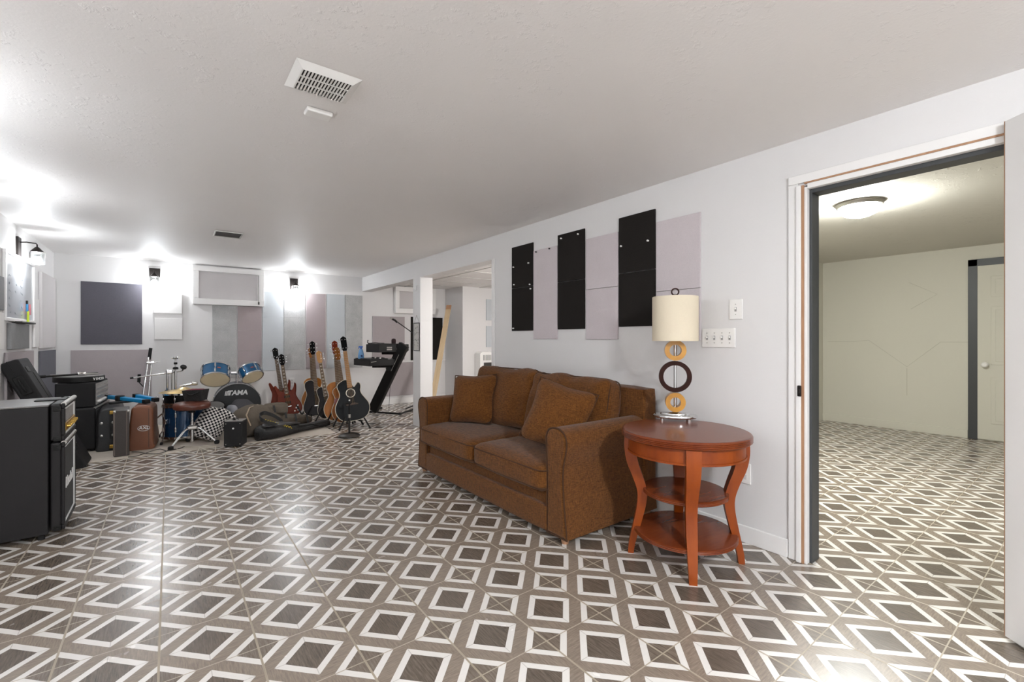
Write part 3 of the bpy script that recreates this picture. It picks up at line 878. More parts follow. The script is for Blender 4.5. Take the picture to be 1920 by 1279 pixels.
for x, y in ((-.38, -.90), (-.38, .90), (.38, -.90), (.38, .90)):
    bm = B(); lathe(bm, [(0, 0), (.02, 0), (.028, .05), (0, .05)], 12, Matrix.Translation((x, y, 0))); obj('foot', bm, M_RAW, sf)

def pillow(label, cpos, nrm, roll, s, seed):
    n = Vector(nrm).normalized()
    ez = (Vector((0, 0, 1)) - n * n.z).normalized()
    ey = ez.cross(n)
    Mx = frameM(Vector(cpos), n, ey, ez) @ Matrix.Rotation(R(roll), 4, 'X')
    t = thing('throw_pillow', label, 'pillow', M=Mx, group='brown throw pillows on the sofa')
    bm = B()
    soft_box(bm, (0, 0, 0), (.13, s, s), (0, 0, 0), .9, 16)
    for v in bm.verts:
        y, z = v.co.y / (s / 2), v.co.z / (s / 2)
        e = max(0, 1 - y * y) ** .5 * max(0, 1 - z * z) ** .5
        v.co.x = (v.co.x / .065) * (.012 + .075 * e)
        k = 1 + .05 * (abs(y) * abs(z)) - .045 * (1 - abs(z)) * abs(y) - .045 * (1 - abs(y)) * abs(z)
        v.co.y *= k; v.co.z *= k
        v.co += noise.noise_vector(v.co * 7 + Vector((seed, 0, seed))) * .008
    obj('cover', bm, M_SOFA, t, 70)
    bm = B(); pts = []
    for (qy, qz, dy, dz) in ((1, 1, -1, 0), (-1, 1, 0, -1), (-1, -1, 1, 0), (1, -1, 0, 1)):
        for i in range(8):
            f = i / 8; y = qy + dy * 2 * f; z = qz + dz * 2 * f
            k = 1 + .05 * abs(y) * abs(z) - .045 * (1 - abs(z)) * abs(y) - .045 * (1 - abs(y)) * abs(z)
            pts.append(Vector((0, y * s / 2 * k * .985, z * s / 2 * k * .985)) + noise.noise_vector(Vector((0, y * s / 2, z * s / 2)) * 7 + Vector((seed, 0, seed))) * .008)
    tube(bm, pts, .005, 6, closed=True); obj('seam', bm, M_SOFADARK, t)
    return t
pillow('brown throw pillow leaning at the far end of sofa', (2.13, 3.40, .655), (-.88, -.44, .32), 3, .41, 2)
pillow('brown throw pillow tilted on the near half of sofa', (2.07, 2.245, .665), (-.85, -.42, .36), -14, .42, 9)

# =================================================================== END TABLE AND LAMP
et = thing('end_table', 'round cherry wood end table with two shelves beside the sofa', 'table', (2.225, 1.405, 0), R(-7))
bm = B(); rt = .33
lathe(bm, [(0, .69), (rt - .012, .69), (rt - .004, .686), (rt, .680), (rt - .004, .676), (rt, .672), (rt - .004, .668), (rt, .664), (rt - .004, .660), (rt, .656), (rt - .008, .650), (rt - .03, .648), (0, .648)], 72)
obj('top', bm, M_WOODTOP, et)
bm = B(); disc_ring(bm, .272, .297, .575, .649, 64); disc_ring(bm, .27, .302, .570, .580, 64); obj('apron', bm, M_WOOD, et)
for z, r_ in ((.345, .218), (.128, .262)):
    bm = B(); lathe(bm, [(0, z + .026), (r_ - .006, z + .026), (r_, z + .02), (r_ - .003, z + .016), (r_, z + .012), (r_ - .003, z + .008), (r_, z + .004), (r_ - .006, z), (0, z)], 64)
    obj('shelf', bm, M_WOODTOP, et)
legprof = [(.298, .648, .070), (.300, .58, .069), (.286, .50, .064), (.254, .42, .058), (.232, .35, .055), (.230, .29, .053), (.243, .21, .051), (.262, .12, .046), (.276, .05, .040), (.280, 0, .037)]
for k in range(4):
    an = R(45 + 90 * k + 2)
    bm = B(); rings = []
    cs = [(math.cos(an), math.sin(an)), (-math.sin(an), math.cos(an))]
    prof = spline([Vector(p) for p in legprof], 4, closed=False)
    for (r_, z, wd) in prof:
        ring = []
        th_in = -.014 - .030 * min(1, max(0, z / .5))
        for (dr, dw) in ((th_in, -.5), (.016, -.5), (.016, .5), (th_in, .5)):
            a_ = r_ + dr; b2 = dw * wd
            ring.append(bm.verts.new((a_ * cs[0][0] + b2 * cs[1][0], a_ * cs[0][1] + b2 * cs[1][1], z)))
        rings.append(ring)
    for A, D in zip(rings, rings[1:]):
        for i in range(4): bm.faces.new((A[i], A[(i + 1) % 4], D[(i + 1) % 4], D[i]))
    bm.faces.new(rings[0]); bm.faces.new(rings[-1][::-1])
    obj('leg', bm, M_WOOD, et, 30)

lx, ly, lz = 2.435, 1.60, .690
tl = thing('table_lamp', 'table lamp of stacked wooden rings with cream drum shade', 'lamp', (lx, ly, lz), R(-52))
for x, y in ((-.075, -.03), (.075, -.03), (-.075, .03), (.075, .03)):
    bm = B(); tube(bm, [(x, y, 0), (x, y, .02)], .010, 12); obj('base_foot', bm, M_CHROME, tl)
bm = B(); lathe(bm, [(0, .016), (.105, .016), (.112, .022), (.112, .030), (.106, .036), (.075, .037), (.072, .044), (.02, .048), (.012, .06), (0, .06)], 40, Matrix.Diagonal((1.15, .7, 1, 1))); obj('base_plate', bm, M_CHROME, tl)
bm = B(); tube(bm, [(0, 0, .05), (0, 0, .56)], .008, 12); obj('stem', bm, M_CHROME, tl)
def ring(z, ro, ri, wd, m, lb):
    bm = B(); disc_ring(bm, ri, ro, -wd / 2, wd / 2, 40, Matrix.Translation((0, 0, z)) @ Euler((PI / 2, 0, 0)).to_matrix().to_4x4())
    bmesh.ops.bevel(bm, geom=[e for e in bm.edges if e.is_manifold and e.calc_face_angle(0) > .8], offset=.004, segments=2, affect='EDGES')
    e = obj('ring', bm, m, tl); e['label'] = lb
ring(.110, .057, .030, .075, M_OCHRE, 'ochre wooden ring, lowest')
ring(.262, .094, .068, .028, M_BURG, 'dark burgundy wooden ring')
ring(.420, .061, .034, .075, M_OCHRE, 'ochre wooden ring, highest')
bm = B(); prof = [(.130, .478), (.1305, .476), (.132, .478), (.132, .74), (.1305, .742), (.130, .74)]
lathe(bm, prof, 56, None, close=True); obj('shade', bm, M_SHADE, tl)
bm = B(); tube(bm, [(0, 0, .56), (0, 0, .77)], .004, 8)
for k in range(3): tube(bm, [(0, 0, .735), (.13 * math.cos(k * 2.094), .13 * math.sin(k * 2.094), .735)], .002, 6)
obj('harp', bm, M_NICKEL, tl)
bm = B(); lathe(bm, [(0, .52), (.014, .52), (.014, .56), (.03, .60), (.03, .63), (.018, .655), (0, .66)], 16); obj('unlit_bulb', bm, M_WHITEPLAST, tl)
bm = B(); disc_ring(bm, .016, .024, -.005, .005, 24, Matrix.Translation((0, 0, .772)) @ Euler((PI / 2, 0, 0)).to_matrix().to_4x4()); obj('finial', bm, M_BURG, tl)

# =================================================================== LEFT CORNER: FRIDGE, CASES, AMPLIFIERS
bm = B(); span(bm, XL + .02, 1.66, 5.86, 7.83, .0, .008, .003); tag(obj('area_rug', bm, M_RUG), 'pale beige rug under the drum kit and instruments', 'rug')
RZ = .008
fr = thing('mini_fridge', 'black mini fridge styled like a guitar amplifier stack at left edge', 'fridge', (-.50, 3.77, 0), R(1.0))
bm = B(); span(bm, -.545, -.068, 0, .46, .03, .780, .006); obj('body', bm, M_FRIDGE, fr)
bm = B(); span(bm, -.55, -.066, -.002, .462, .780, .792, .004); e = obj('top_plate', bm, M_FRIDGESHEEN, fr); e['label'] = 'glossy top painted grey as reflected light'  # grey colour stands in for the reflection on the black fridge's top
for x, y in ((-.10, .03), (-.10, .43), (-.5, .03), (-.5, .43)):
    bm = B(); tube(bm, [(x, y, 0), (x, y, .032)], .016, 12); obj('foot', bm, M_RUBBER, fr)
def fridge_door(name, z0, z1, cloth):
    d = None
    bm = B(); span(bm, -.060, -.012, .0, .46, z0, z1, .012, 3); d = obj(name, bm, M_FRIDGE, fr)
    bm = B()
    for (y0, y1, a, b) in ((0, .46, z0, z0 + .03), (0, .46, z1 - .03, z1), (0, .03, z0 + .03, z1 - .03), (.43, .46, z0 + .03, z1 - .03)): span(bm, -.014, .003, y0, y1, a, b, .006)
    obj('bezel', bm, M_FRIDGE, d)
    bm = B(); tube(bm, [(-.004, .01, z1 - .006), (-.004, .45, z1 - .006)], .013, 12); e = obj('metal_edge', bm, M_SILVER, d); e['label'] = 'rounded silver edge'
    bm = B(); span(bm, -.013, -.006, .03, .43, z0 + .03, z1 - .03); obj('grille', bm, cloth, d)
    bm = B(); pts = [(-.004, y, z) for y, z in ((.036, z0 + .036), (.424, z0 + .036), (.424, z1 - .036), (.036, z1 - .036))]
    tube(bm, pts, .0055, 8, closed=True); e = obj('piping', bm, M_WHITEPRINT, d); e['label'] = 'white piping'
    for y in (.0, .46):
        for z in (z0 + .012, z1 - .03):
            bm = B(); box(bm, (-.03, y, z), (.034, .007, .03), .003); lathe(bm, [(0, -.005), (.005, -.005), (.004, .0055), (0, .006)], 8, Matrix.Translation((-.03, y - .002 if y == 0 else y + .002, z)) @ Euler((PI / 2, 0, 0)).to_matrix().to_4x4()); obj('corner_guard', bm, M_BLACKMET, d)
    return d
d = fridge_door('upper_door', .575, .795, M_PALEGRILLE)
bm = B(); span(bm, -.006, .004, .045, .415, .625, .675, .003); e = obj('control_panel', bm, M_GOLD, d); e['label'] = 'gold control strip'
for i in range(7):
    bm = B(); lathe(bm, [(0, 0), (.012, 0), (.010, .016), (0, .018)], 14, Matrix.Translation((.004, .08 + i * .05, .65)) @ Euler((0, PI / 2, 0)).to_matrix().to_4x4()); obj('knob', bm, M_GOLD, d)
d = fridge_door('lower_door', .045, .565, M_GRILLE)
TM = lambda loc, s=1: Matrix.Translation(loc) @ Matrix(((0, 0, 1, 0), (1, 0, 0, 0), (0, 1, 0, 0), (0, 0, 0, 1)))   # text lying in the y-z plane, reading along +y, facing +x
bm = merge(B(), text_bm('Marshall', .085, .002, .25, .002), TM((-.002, .215, .30))); e = obj('logo', bm, M_WHITEPRINT, d); e['label'] = 'white script lettering'
bm = B(); span(bm, -.16, -.02, .22, .34, .7925, .800, .003); e = obj('hinge_cover', bm, M_BLACK, fr)

# long case leaning on the left wall
th = math.atan2(.44, 1.0)
Mx = Matrix.Translation((-.60, 5.66, .012)) @ Matrix.Rotation(-th, 4, 'Y')
cs = thing('keyboard_case', 'long black hard case leaning back against the left wall', 'case', M=Mx)
bm = B(); span(bm, -.13, 0, 0, .36, .0, 1.09, .018, 3); obj('shell', bm, M_TOLEX, cs)
bm = B(); span(bm, -.072, -.066, -.002, .362, .0, 1.092, .001); obj('lid_seam', bm, M_BLACKMET, cs)
bm = B(); span(bm, -.10, -.03, -.012, .002, .78, .95, .006); tube(bm, [(-.065, -.004, .80), (-.065, -.03, .82), (-.065, -.03, .91), (-.065, -.004, .93)], .008, 8); obj('handle', bm, M_BLACK, cs)
for z in (.2, .6, .98):
    bm = B(); span(bm, -.004, .006, .05, .14, z - .02, z + .03, .003); obj('latch', bm, M_BLACKMET, cs)
bm = B(); span(bm, -.003, .004, .20, .30, .30, .95, .003); e = obj('side_ridge', bm, M_BLACKMET, cs)

# amplifier stack
def amp_box(t, x0, x1, y0, y1, z0, z1, m=M_TOLEX, bev=.018):
    bm = B(); span(bm, x0, x1, y0, y1, z0, z1, bev, 3); return obj('cabinet', bm, m, t)
ac = thing('speaker_cabinet', 'large black speaker cabinet under the amplifier head on the left', 'speaker', (-.615, 6.40, RZ), R(-4.5))
amp_box(ac, -.36, 0, 0, .69, .02, .455)
bm = B(); span(bm, -.004, .004, .025, .665, .045, .43, .004); obj('grille', bm, M_GRILLE, ac)
bm = B(); tube(bm, [(-.008, .01, .448), (-.008, .68, .448)], .013, 12); e = obj('front_edge', bm, M_NICKEL, ac); e['label'] = 'pale front edge'  # nickel tube, paler than the cabinet
for x, y in ((-.03, .04), (-.03, .65), (-.33, .04), (-.33, .65)):
    bm = B(); tube(bm, [(x, y, 0), (x, y, .022)], .018, 12); obj('foot', bm, M_RUBBER, ac)
ah = thing('amplifier_head', 'black amplifier head with silver knobs standing on the large cabinet', 'amplifier', (-.62, 6.43, .463), R(-4.5))
amp_box(ah, -.31, 0, 0, .62, .0, .262, bev=.014)
bm = B(); span(bm, -.004, .003, .02, .60, .02, .245, .003); obj('face_panel', bm, M_PALEGRILLE, ah)
for i, z in enumerate((.055, .105, .155, .205)):
    bm = B(); span(bm, .0, .008, .03, .59, z - .012, z + .012, .003); obj('silver_strip', bm, M_SILVER, ah)
for i in range(8):
    bm = B(); lathe(bm, [(0, 0), (.014, 0), (.012, .022), (0, .024)], 12, Matrix.Translation((.007, .07 + i * .068, .055)) @ Euler((0, PI / 2, 0)).to_matrix().to_4x4()); obj('knob', bm, M_WHITEPLAST, ah)
fd_ = thing('flat_drum', 'flat black round drum with white lettering lying on the amplifier head', 'drum', (-.765, 6.64, .727))
bm = B(); lathe(bm, [(0, 0), (.20, 0), (.205, .005), (.205, .05), (.20, .056), (0, .056)], 48); obj('shell', bm, M_BLACK, fd_)
bm = B(); lathe(bm, [(0, .056), (.192, .056), (.192, .060), (0, .061)], 48); e = obj('drum_head', bm, mat('grey_head', '8d8a88', .4), fd_)
bm = B()
for i, chx in enumerate('VINCER'):
    an = R(-50 + i * 6.2)
    Mt = Matrix(((-math.sin(an), 0, math.cos(an), .206 * math.cos(an)), (math.cos(an), 0, math.sin(an), .206 * math.sin(an)), (0, 1, 0, .028), (0, 0, 0, 1)))
    merge(bm, text_bm(chx, .035, .001, 0, .001), Mt)
e = obj('lettering', bm, M_WHITEPRINT, fd_); e['label'] = 'white lettering on the rim'
hw = thing('folded_stand', 'folded black and chrome stand lying on the flat black drum', 'stand', (-.77, 6.60, .790), R(25))
bm = B(); tube(bm, [(-.28, -.06, .012), (.18, .05, .014)], .010, 8); obj('tube', bm, M_BLACKMET, hw)
bm = B(); tube(bm, [(-.20, .06, .012), (.16, -.02, .012)], .009, 8); obj('tube', bm, M_NICKEL, hw)
bm = B(); box(bm, (.03, .02, .02), (.07, .05, .04), .01); obj('clamp', bm, M_CHROME, hw)
bm = B(); tube(bm, [(-.33, -.07, .013), (-.27, -.058, .013)], .015, 10); obj('rubber_tip', bm, M_RUBBER, hw)

# guitar cases standing on edge
gc = thing('guitar_case', 'black case with gold latches standing in front of the large cabinet', 'case', (-.50, 6.32, RZ), R(2))
prof = spline([(-.095, 0), (-.1, .10), (-.098, .33), (-.085, .41), (-.05, .44), (.04, .445), (.085, .42), (.1, .35), (.1, .1), (.095, 0)], 4)
bm = B(); prism(bm, prof, 0, .70, None, .02, 3); obj('shell', bm, mat('black_leatherette', '201f20', .35, var=.1, vscale=30, bump=.25, bscale=220), gc)
for z, lb in ((.40, 'gold latch near the top'), (.045, 'gold latch at the bottom')):
    bm = B(); span(bm, -.0, .095, -.008, .002, z - .018, z + .018, .005); e = obj('latch', bm, M_GOLD, gc); e['label'] = lb
for x in (-.062, .028):
    for z in (.295, .165):
        bm = B(); lathe(bm, [(0, 0), (.014, 0), (.012, .006), (0, .009)], 14, Matrix.Translation((x, .001, z)) @ Euler((PI / 2, 0, 0)).to_matrix().to_4x4()); obj('stud', bm, M_SILVER, gc)
bk = thing('instrument_case', 'narrow brown-black hard case standing between black and tan cases', 'case', (-.378, 5.955, RZ), R(3))
bm = B(); span(bm, -.062, .058, 0, .36, 0, .456, .008, 2); obj('shell', bm, M_DKCASE, bk)
bm = B(); span(bm, -.066, -.052, -.004, .362, .01, .45, .003); span(bm, .030, .040, -.004, .362, .01, .45, .003); obj('edge_strip', bm, mat('taupe_edge', '6a5f58', .4, .3), bk)
for x in (-.055, .05):
    bm = B(); box(bm, (x, .012, .448), (.022, .03, .022), .004); obj('corner_cap', bm, M_NICKEL, bk)
bc = thing('guitar_case', 'tan brown rounded guitar case with white logo standing by the drums', 'case', (-.236, 6.17, RZ), R(-4))
prof = spline([(-.10, 0), (-.102, .2), (-.088, .40), (-.07, .45), (-.03, .465), (.05, .462), (.085, .44), (.10, .38), (.10, .1), (.098, 0)], 4)
bm = B(); prism(bm, prof, 0, .42, None, .022, 3); obj('shell', bm, M_BROWNCASE, bc)
bm = B(); prism(bm, spline([(-.09, 0), (-.09, .15), (-.07, .24), (.05, .25), (.09, .18), (.09, 0)], 4), .40, .56, None, .02, 3); obj('narrow_end', bm, M_BROWNCASE, bc)
bm = B(); span(bm, .060, .064, -.003, .4, .02, .43, .001); obj('lid_seam', bm, M_DKCASE, bc)
bm = B(); tube(bm, [(-.102, .02, .27), (-.118, .02, .27), (-.118, .02, .18), (-.102, .02, .18)], .005, 8); obj('handle', bm, mat('tan_strap', 'b97a45', .5), bc)
Mt = Matrix(((1, 0, 0, .02), (0, 0, -1, -.0225 + .022), (0, 1, 0, .232), (0, 0, 0, 1)))
bm = merge(B(), text_bm('AXL', .045, .001, .2, .001), Mt)
tube(bm, [(.02 + .05 * math.cos(k * PI / 12), -.001, .228 + .028 * math.sin(k * PI / 12)) for k in range(24)], .0022, 6, closed=True)
e = obj('logo', bm, M_WHITEPRINT, bc); e['label'] = 'white oval logo'

# bright blue folding stand lying across the cases
bs = thing('folding_stand', 'bright blue folded metal stand lying across the tops of the cases', 'stand', (-.36, 6.50, .478), 0)
def beam(bm, a, b, wd, ht, bev=.006):
    a, b = Vector(a), Vector(b); d = (b - a); L = d.length; d.normalize()
    ex = Vector((d.y, -d.x, 0)).normalized(); ey = ex.cross(d)
    t = bmesh.new(); box(t, (0, 0, L / 2), (wd, ht, L), bev)
    merge(bm, t, frameM(a, ex, ey, d)); return bm
for a, b in (((-.19, .36, .045), (.16, -.20, .025)), ((.06, .20, .052), (.235, -.09, .026))):
    bm = B(); beam(bm, a, b, .05, .04); obj('blue_rail', bm, M_ELBLUE, bs)
    d_ = (Vector(b) - Vector(a)).normalized()
    for p, q in ((Vector(a) - d_ * .03, Vector(a) + d_ * .03), (Vector(b) - d_ * .03, Vector(b) + d_ * .03)):
        bm = B(); beam(bm, p, q, .054, .044); obj('end_cap', bm, M_BLACK, bs)
bm = B(); box(bm, (-.08, .17, .04), (.075, .07, .065), .015, (0, 0, .5)); obj('clamp', bm, M_BLACK, bs)
bm = B(); beam(bm, (-.16, .02, .005), (.16, .10, .012), .05, .02); obj('cross_bar', bm, M_BLACK, bs)

# =================================================================== DRUM HARDWARE AND DRUMS
def stand_legs(t, z_h, z_f, rad, m=M_CHROME, a0=0., rr=.009):
    for k in range(3):
        a = a0 + k * 2 * PI / 3
        bm = B(); tube(bm, [(.012 * math.cos(a), .012 * math.sin(a), z_h), (rad * .6 * math.cos(a), rad * .6 * math.sin(a), (z_h + z_f) * .5), (rad * math.cos(a), rad * math.sin(a), z_f)], rr, 8)
        l_ = obj('leg', bm, m, t)
        bm = B(); lathe(bm, [(0, -.016), (.014, -.016), (.017, .0), (.014, .016), (0, .016)], 10, Matrix.Translation((rad * math.cos(a), rad * math.sin(a), z_f))); obj('rubber_foot', bm, M_RUBBER, l_)

fs = thing('cymbal_stand', 'folded chrome cymbal stand with black grip leaning by back wall', 'stand', (-.27, 7.48, RZ))
bm = B(); tube(bm, [(-.02, 0, 0), (.0, .02, .45), (.055, .10, .93)], .012, 10); obj('post', bm, M_CHROME, fs)
bm = B(); tube(bm, [(.04, 0, 0), (.055, .02, .45), (.085, .09, .86)], .010, 10); obj('post', bm, M_CHROME, fs)
bm = B(); tube(bm, [(.058, .105, .90), (.075, .125, 1.05)], .019, 10); e = obj('grip', bm, M_RUBBER, fs); e['label'] = 'black rubber grip'
for z in (.40, .86):
    bm = B(); box(bm, (.03 + z * .05, .03 + z * .06, z), (.09, .04, .035), .008); tube(bm, [(.07 + z * .05, .03, z), (.13 + z * .05, .03, z + .02)], .006, 8); obj('clamp', bm, M_CHROME, fs)
bm = B(); tube(bm, [(-.04, .0, .62), (-.036, .0, .72)], .018, 10); tube(bm, [(-.04, 0, .62), (0, .02, .56)], .006, 8); obj('rubber_sleeve', bm, M_RUBBER, fs)

bs2 = thing('boom_stand', 'chrome cymbal boom stand with level arm behind the tan case', 'stand', (-.02, 6.95, RZ))
bm = B(); tube(bm, [(0, 0, .12), (0, 0, .55)], .016, 12); tube(bm, [(0, 0, .52), (0, 0, .79)], .012, 12); obj('post', bm, M_CHROME, bs2)
bm = B(); tube(bm, [(.045, -.02, .08), (.045, -.02, .74)], .010, 10); obj('post', bm, M_NICKEL, bs2)
stand_legs(bs2, .30, .016, .27, a0=.6)
bm = B(); lathe(bm, [(0, .50), (.024, .50), (.024, .55), (0, .55)], 14); box(bm, (.02, 0, .77), (.07, .05, .06), .012); box(bm, (.02, 0, .30), (.06, .05, .05), .01); obj('clamp', bm, M_CHROME, bs2)
bm = B(); tube(bm, [(-.32, -.05, .715), (.06, .0, .76), (.15, .02, .775)], .008, 10); obj('boom_arm', bm, M_CHROME, bs2)
bm = B(); tube(bm, [(-.345, -.053, .712), (-.315, -.049, .716)], .011, 8); obj('tip', bm, M_RUBBER, bs2)
bm = B(); lathe(bm, [(0, -.015), (.03, -.015), (.036, 0), (.03, .015), (0, .015)], 14, Matrix.Translation((.16, .02, .82)) @ Euler((.6, .4, 0)).to_matrix().to_4x4()); tube(bm, [(.15, .02, .775), (.16, .02, .81)], .008, 8); obj('wing_nut', bm, M_BLACK, bs2)

def drum(t, rad, dep, shell, M=None, head0=M_CREAM, head1=M_CREAM, lugs=6, hoop=M_CHROME, hoopw=.016):
    """Local z is the drum's axis, from 0 (bottom head) to dep (top head)."""
    M = M or Matrix.Identity(4)
    bm = B(); lathe(bm, [(rad - .006, .004), (rad, .004), (rad, dep - .004), (rad - .006, dep - .004)], 48, M, close=True); obj('shell', bm, shell, t)
    for z, hd, nm in ((0, head0, 'bottom_head'), (dep, head1, 'top_head')):
        s_ = 1 if z else -1
        bm = B(); lathe(bm, [(0, z + s_ * .002), (rad - .006, z + s_ * .002), (rad + .002, z - s_ * .006), (rad - .004, z - s_ * .006), (0, z - s_ * .001)], 48, M); obj(nm, bm, hd, t)
        bm = B(); disc_ring(bm, rad + .001, rad + .008, z - s_ * hoopw, z + s_ * .005, 48, M); obj('hoop', bm, hoop, t)
    for k in range(lugs):
        a = 2 * PI * (k + .5) / lugs; x, y = (rad + .012) * math.cos(a), (rad + .012) * math.sin(a)
        bm = B(); tube(bm, [(x, y, .002), (x, y, dep - .002)], .0035, 8)
        box(bm, (x - .005 * math.cos(a), y - .005 * math.sin(a), dep * .72 if dep > .15 else dep / 2), (.02, .02, min(.05, dep * .3)), .006, (0, 0, a))
        if dep > .15: box(bm, (x - .005 * math.cos(a), y - .005 * math.sin(a), dep * .28), (.02, .02, min(.05, dep * .3)), .006, (0, 0, a))
        bmesh.ops.transform(bm, matrix=M, verts=bm.verts); obj('lug', bm, M_CHROME, t)
    return t

ft = thing('floor_tom', 'deep blue floor tom standing behind the round drum stool', 'drum', (.135, 6.50, RZ))
drum(ft, .20, .37, M_DEEPBLUE, Matrix.Translation((0, 0, .05)), M_CREAM, M_BLACKHEAD, 8, hoopw=.022)
for k in range(3):
    a = R(-140 + k * 120); x, y = .235 * math.cos(a), .235 * math.sin(a)
    bm = B(); tube(bm, [(x, y, .46), (x, y, .10), (x * 1.14, y * 1.14, .016)], .006, 8); l_ = obj('leg', bm, M_CHROME, ft)
    bm = B(); tube(bm, [(x * 1.12, y * 1.12, .03), (x * 1.16, y * 1.16, .0)], .013, 10); obj('rubber_foot', bm, M_RUBBER, l_)
    bm = B(); box(bm, (x * .93, y * .93, .25), (.04, .035, .06), .01, (0, 0, a)); obj('bracket', bm, M_CHROME, ft)
sn = thing('snare_drum', 'black snare drum stacked between floor tom and the cymbal', 'drum', (.12, 6.50, RZ + .428))
drum(sn, .178, .115, M_GBLACK, Matrix.Translation((0, 0, .006)), M_CREAM, M_CREAM, 8, hoopw=.014)
cy = thing('cymbal', 'bronze cymbal lying on top of the stacked snare drum', 'cymbal', (.135, 6.52, RZ + .556))
bm = B(); lathe(bm, [(.007, .052), (.03, .05), (.055, .038), (.07, .03), (.15, .018), (.235, .0), (.236, .0012), (.15, .0195), (.07, .032), (.055, .04), (.03, .052), (.007, .054)], 56, close=True); obj('cymbal_disc', bm, M_BRASS, cy)
bm = B()
for r_ in (.09, .12, .15, .18, .21): lathe(bm, [(r_, .032 - (r_ - .07) * .17), (r_ + .0015, .0335 - (r_ - .07) * .17), (r_ + .003, .031 - (r_ - .07) * .17)], 48)
obj('lathe_grooves', bm, M_GOLD, cy)
hc = thing('clutch_rod', 'short chrome hi-hat rod with black clutch standing behind the cymbal', 'stand', (.06, 6.86, RZ))
bm = B(); tube(bm, [(0, 0, .0), (0, 0, .62), (.0, .0, .78)], .014, 10); tube(bm, [(.0, 0, .62), (.0, 0, .93)], .009, 10); obj('rod', bm, M_CHROME, hc)
bm = B(); lathe(bm, [(0, .80), (.026, .80), (.03, .815), (.02, .83), (0, .83)], 14); lathe(bm, [(0, .86), (.018, .86), (.018, .885), (0, .885)], 12); obj('clutch', bm, M_BLACK, hc)
bm = B(); lathe(bm, [(0, .925), (.024, .925), (.028, .94), (.02, .955), (0, .955)], 14); tube(bm, [(-.04, 0, .935), (.04, 0, .94)], .006, 8); obj('top_wing', bm, M_CHROME, hc)
stand_legs(hc, .22, .016, .16, a0=1.2, rr=.007)
tc = thing('tom_clamp', 'chrome clamp hardware lying on the cymbal behind the bag', 'clamp', (.19, 6.58, RZ + .612))
bm = B(); tube(bm, [(-.09, .03, .006), (.0, .02, .018), (.07, -.01, .03)], .009, 8); obj('rod', bm, M_CHROME, tc)
bm = B(); box(bm, (.05, 0, .03), (.06, .045, .045), .01); tube(bm, [(.02, .03, .012), (-.06, -.04, .005)], .007, 8); obj('jaw', bm, M_NICKEL, tc)

st = thing('drum_stool', 'round brown vinyl drum stool on a chrome tripod', 'stool', (.20, 6.12, RZ))
bm = B(); lathe(bm, [(0, .40), (.155, .40), (.170, .41), (.176, .432), (.172, .456), (.155, .474), (.1, .482), (0, .484)], 48); obj('seat', bm, M_SEAT, st)
bm = B(); lathe(bm, [(0, .395), (.15, .395), (.15, .402), (0, .402)], 32); lathe(bm, [(0, .36), (.03, .36), (.04, .396), (0, .396)], 16); obj('seat_plate', bm, M_BLACKMET, st)
bm = B(); tube(bm, [(0, 0, .04), (0, 0, .26)], .017, 14); tube(bm, [(0, 0, .24), (0, 0, .38)], .013, 14); obj('post', bm, M_CHROME, st)
bm = B(); lathe(bm, [(0, .175), (.03, .175), (.034, .19), (.034, .215), (.026, .225), (0, .225)], 18); box(bm, (0, -.03, .20), (.09, .05, .035), .008); e = obj('collar', bm, M_NICKEL, st)
for a in (R(218), R(-22), R(98)):
    c_, s_ = math.cos(a), math.sin(a)
    bm = B()
    for o_ in (-.008, .008): tube(bm, [(.03 * c_ - o_ * s_, .03 * s_ + o_ * c_, .205), (.09 * c_ - o_ * s_, .09 * s_ + o_ * c_, .175), (.235 * c_ - o_ * s_, .235 * s_ + o_ * c_, .026)], .006, 8)
    l_ = obj('leg', bm, M_CHROME, st)
    bm = B(); box(bm, (.24 * c_, .24 * s_, .022), (.05, .035, .042), .012, (0, 0, a)); obj('rubber_foot', bm, M_RUBBER, l_)
    bm = B(); tube(bm, [(.012 * c_, .012 * s_, .06), (.14 * c_, .14 * s_, .12)], .005, 8); obj('brace', bm, M_BLACKMET, st)
bx = thing('tool_bag', 'small open black bag with dark red inside on the drum stool', 'bag', (.235, 6.15, RZ + .488), R(-30))
bm = B(); v = [bm.verts.new(p) for p in ((-.085, -.06, 0), (.085, -.06, 0), (.085, .06, 0), (-.085, .06, 0), (-.102, -.078, .115), (.102, -.078, .125), (.10, .078, .12), (-.10, .078, .115), (-.093, -.07, .115), (.093, -.07, .124), (.092, .07, .119), (-.092, .07, .115), (-.088, -.062, .095), (.088, -.062, .10), (.088, .062, .10), (-.088, .062, .095))]
bm.faces.new(v[0:4][::-1])
for a in (0, 4, 8):
    for k in range(4): bm.faces.new((v[a + k], v[a + (k + 1) % 4], v[a + 4 + (k + 1) % 4], v[a + 4 + k]))
bm.faces.new(v[12:16]); obj('body', bm, M_BLACKBAG, bx)
bm = B(); soft_box(bm, (0, 0, .108), (.165, .115, .03), (0, 0, .4), .9, 6, .006, 4); obj('contents', bm, M_REDVELVET, bx)
bm = B(); tube(bm, [(-.06, -.079, .09), (-.02, -.092, .07), (.02, -.092, .072), (.06, -.079, .095)], .006, 8); obj('handle', bm, M_BLACK, bx)

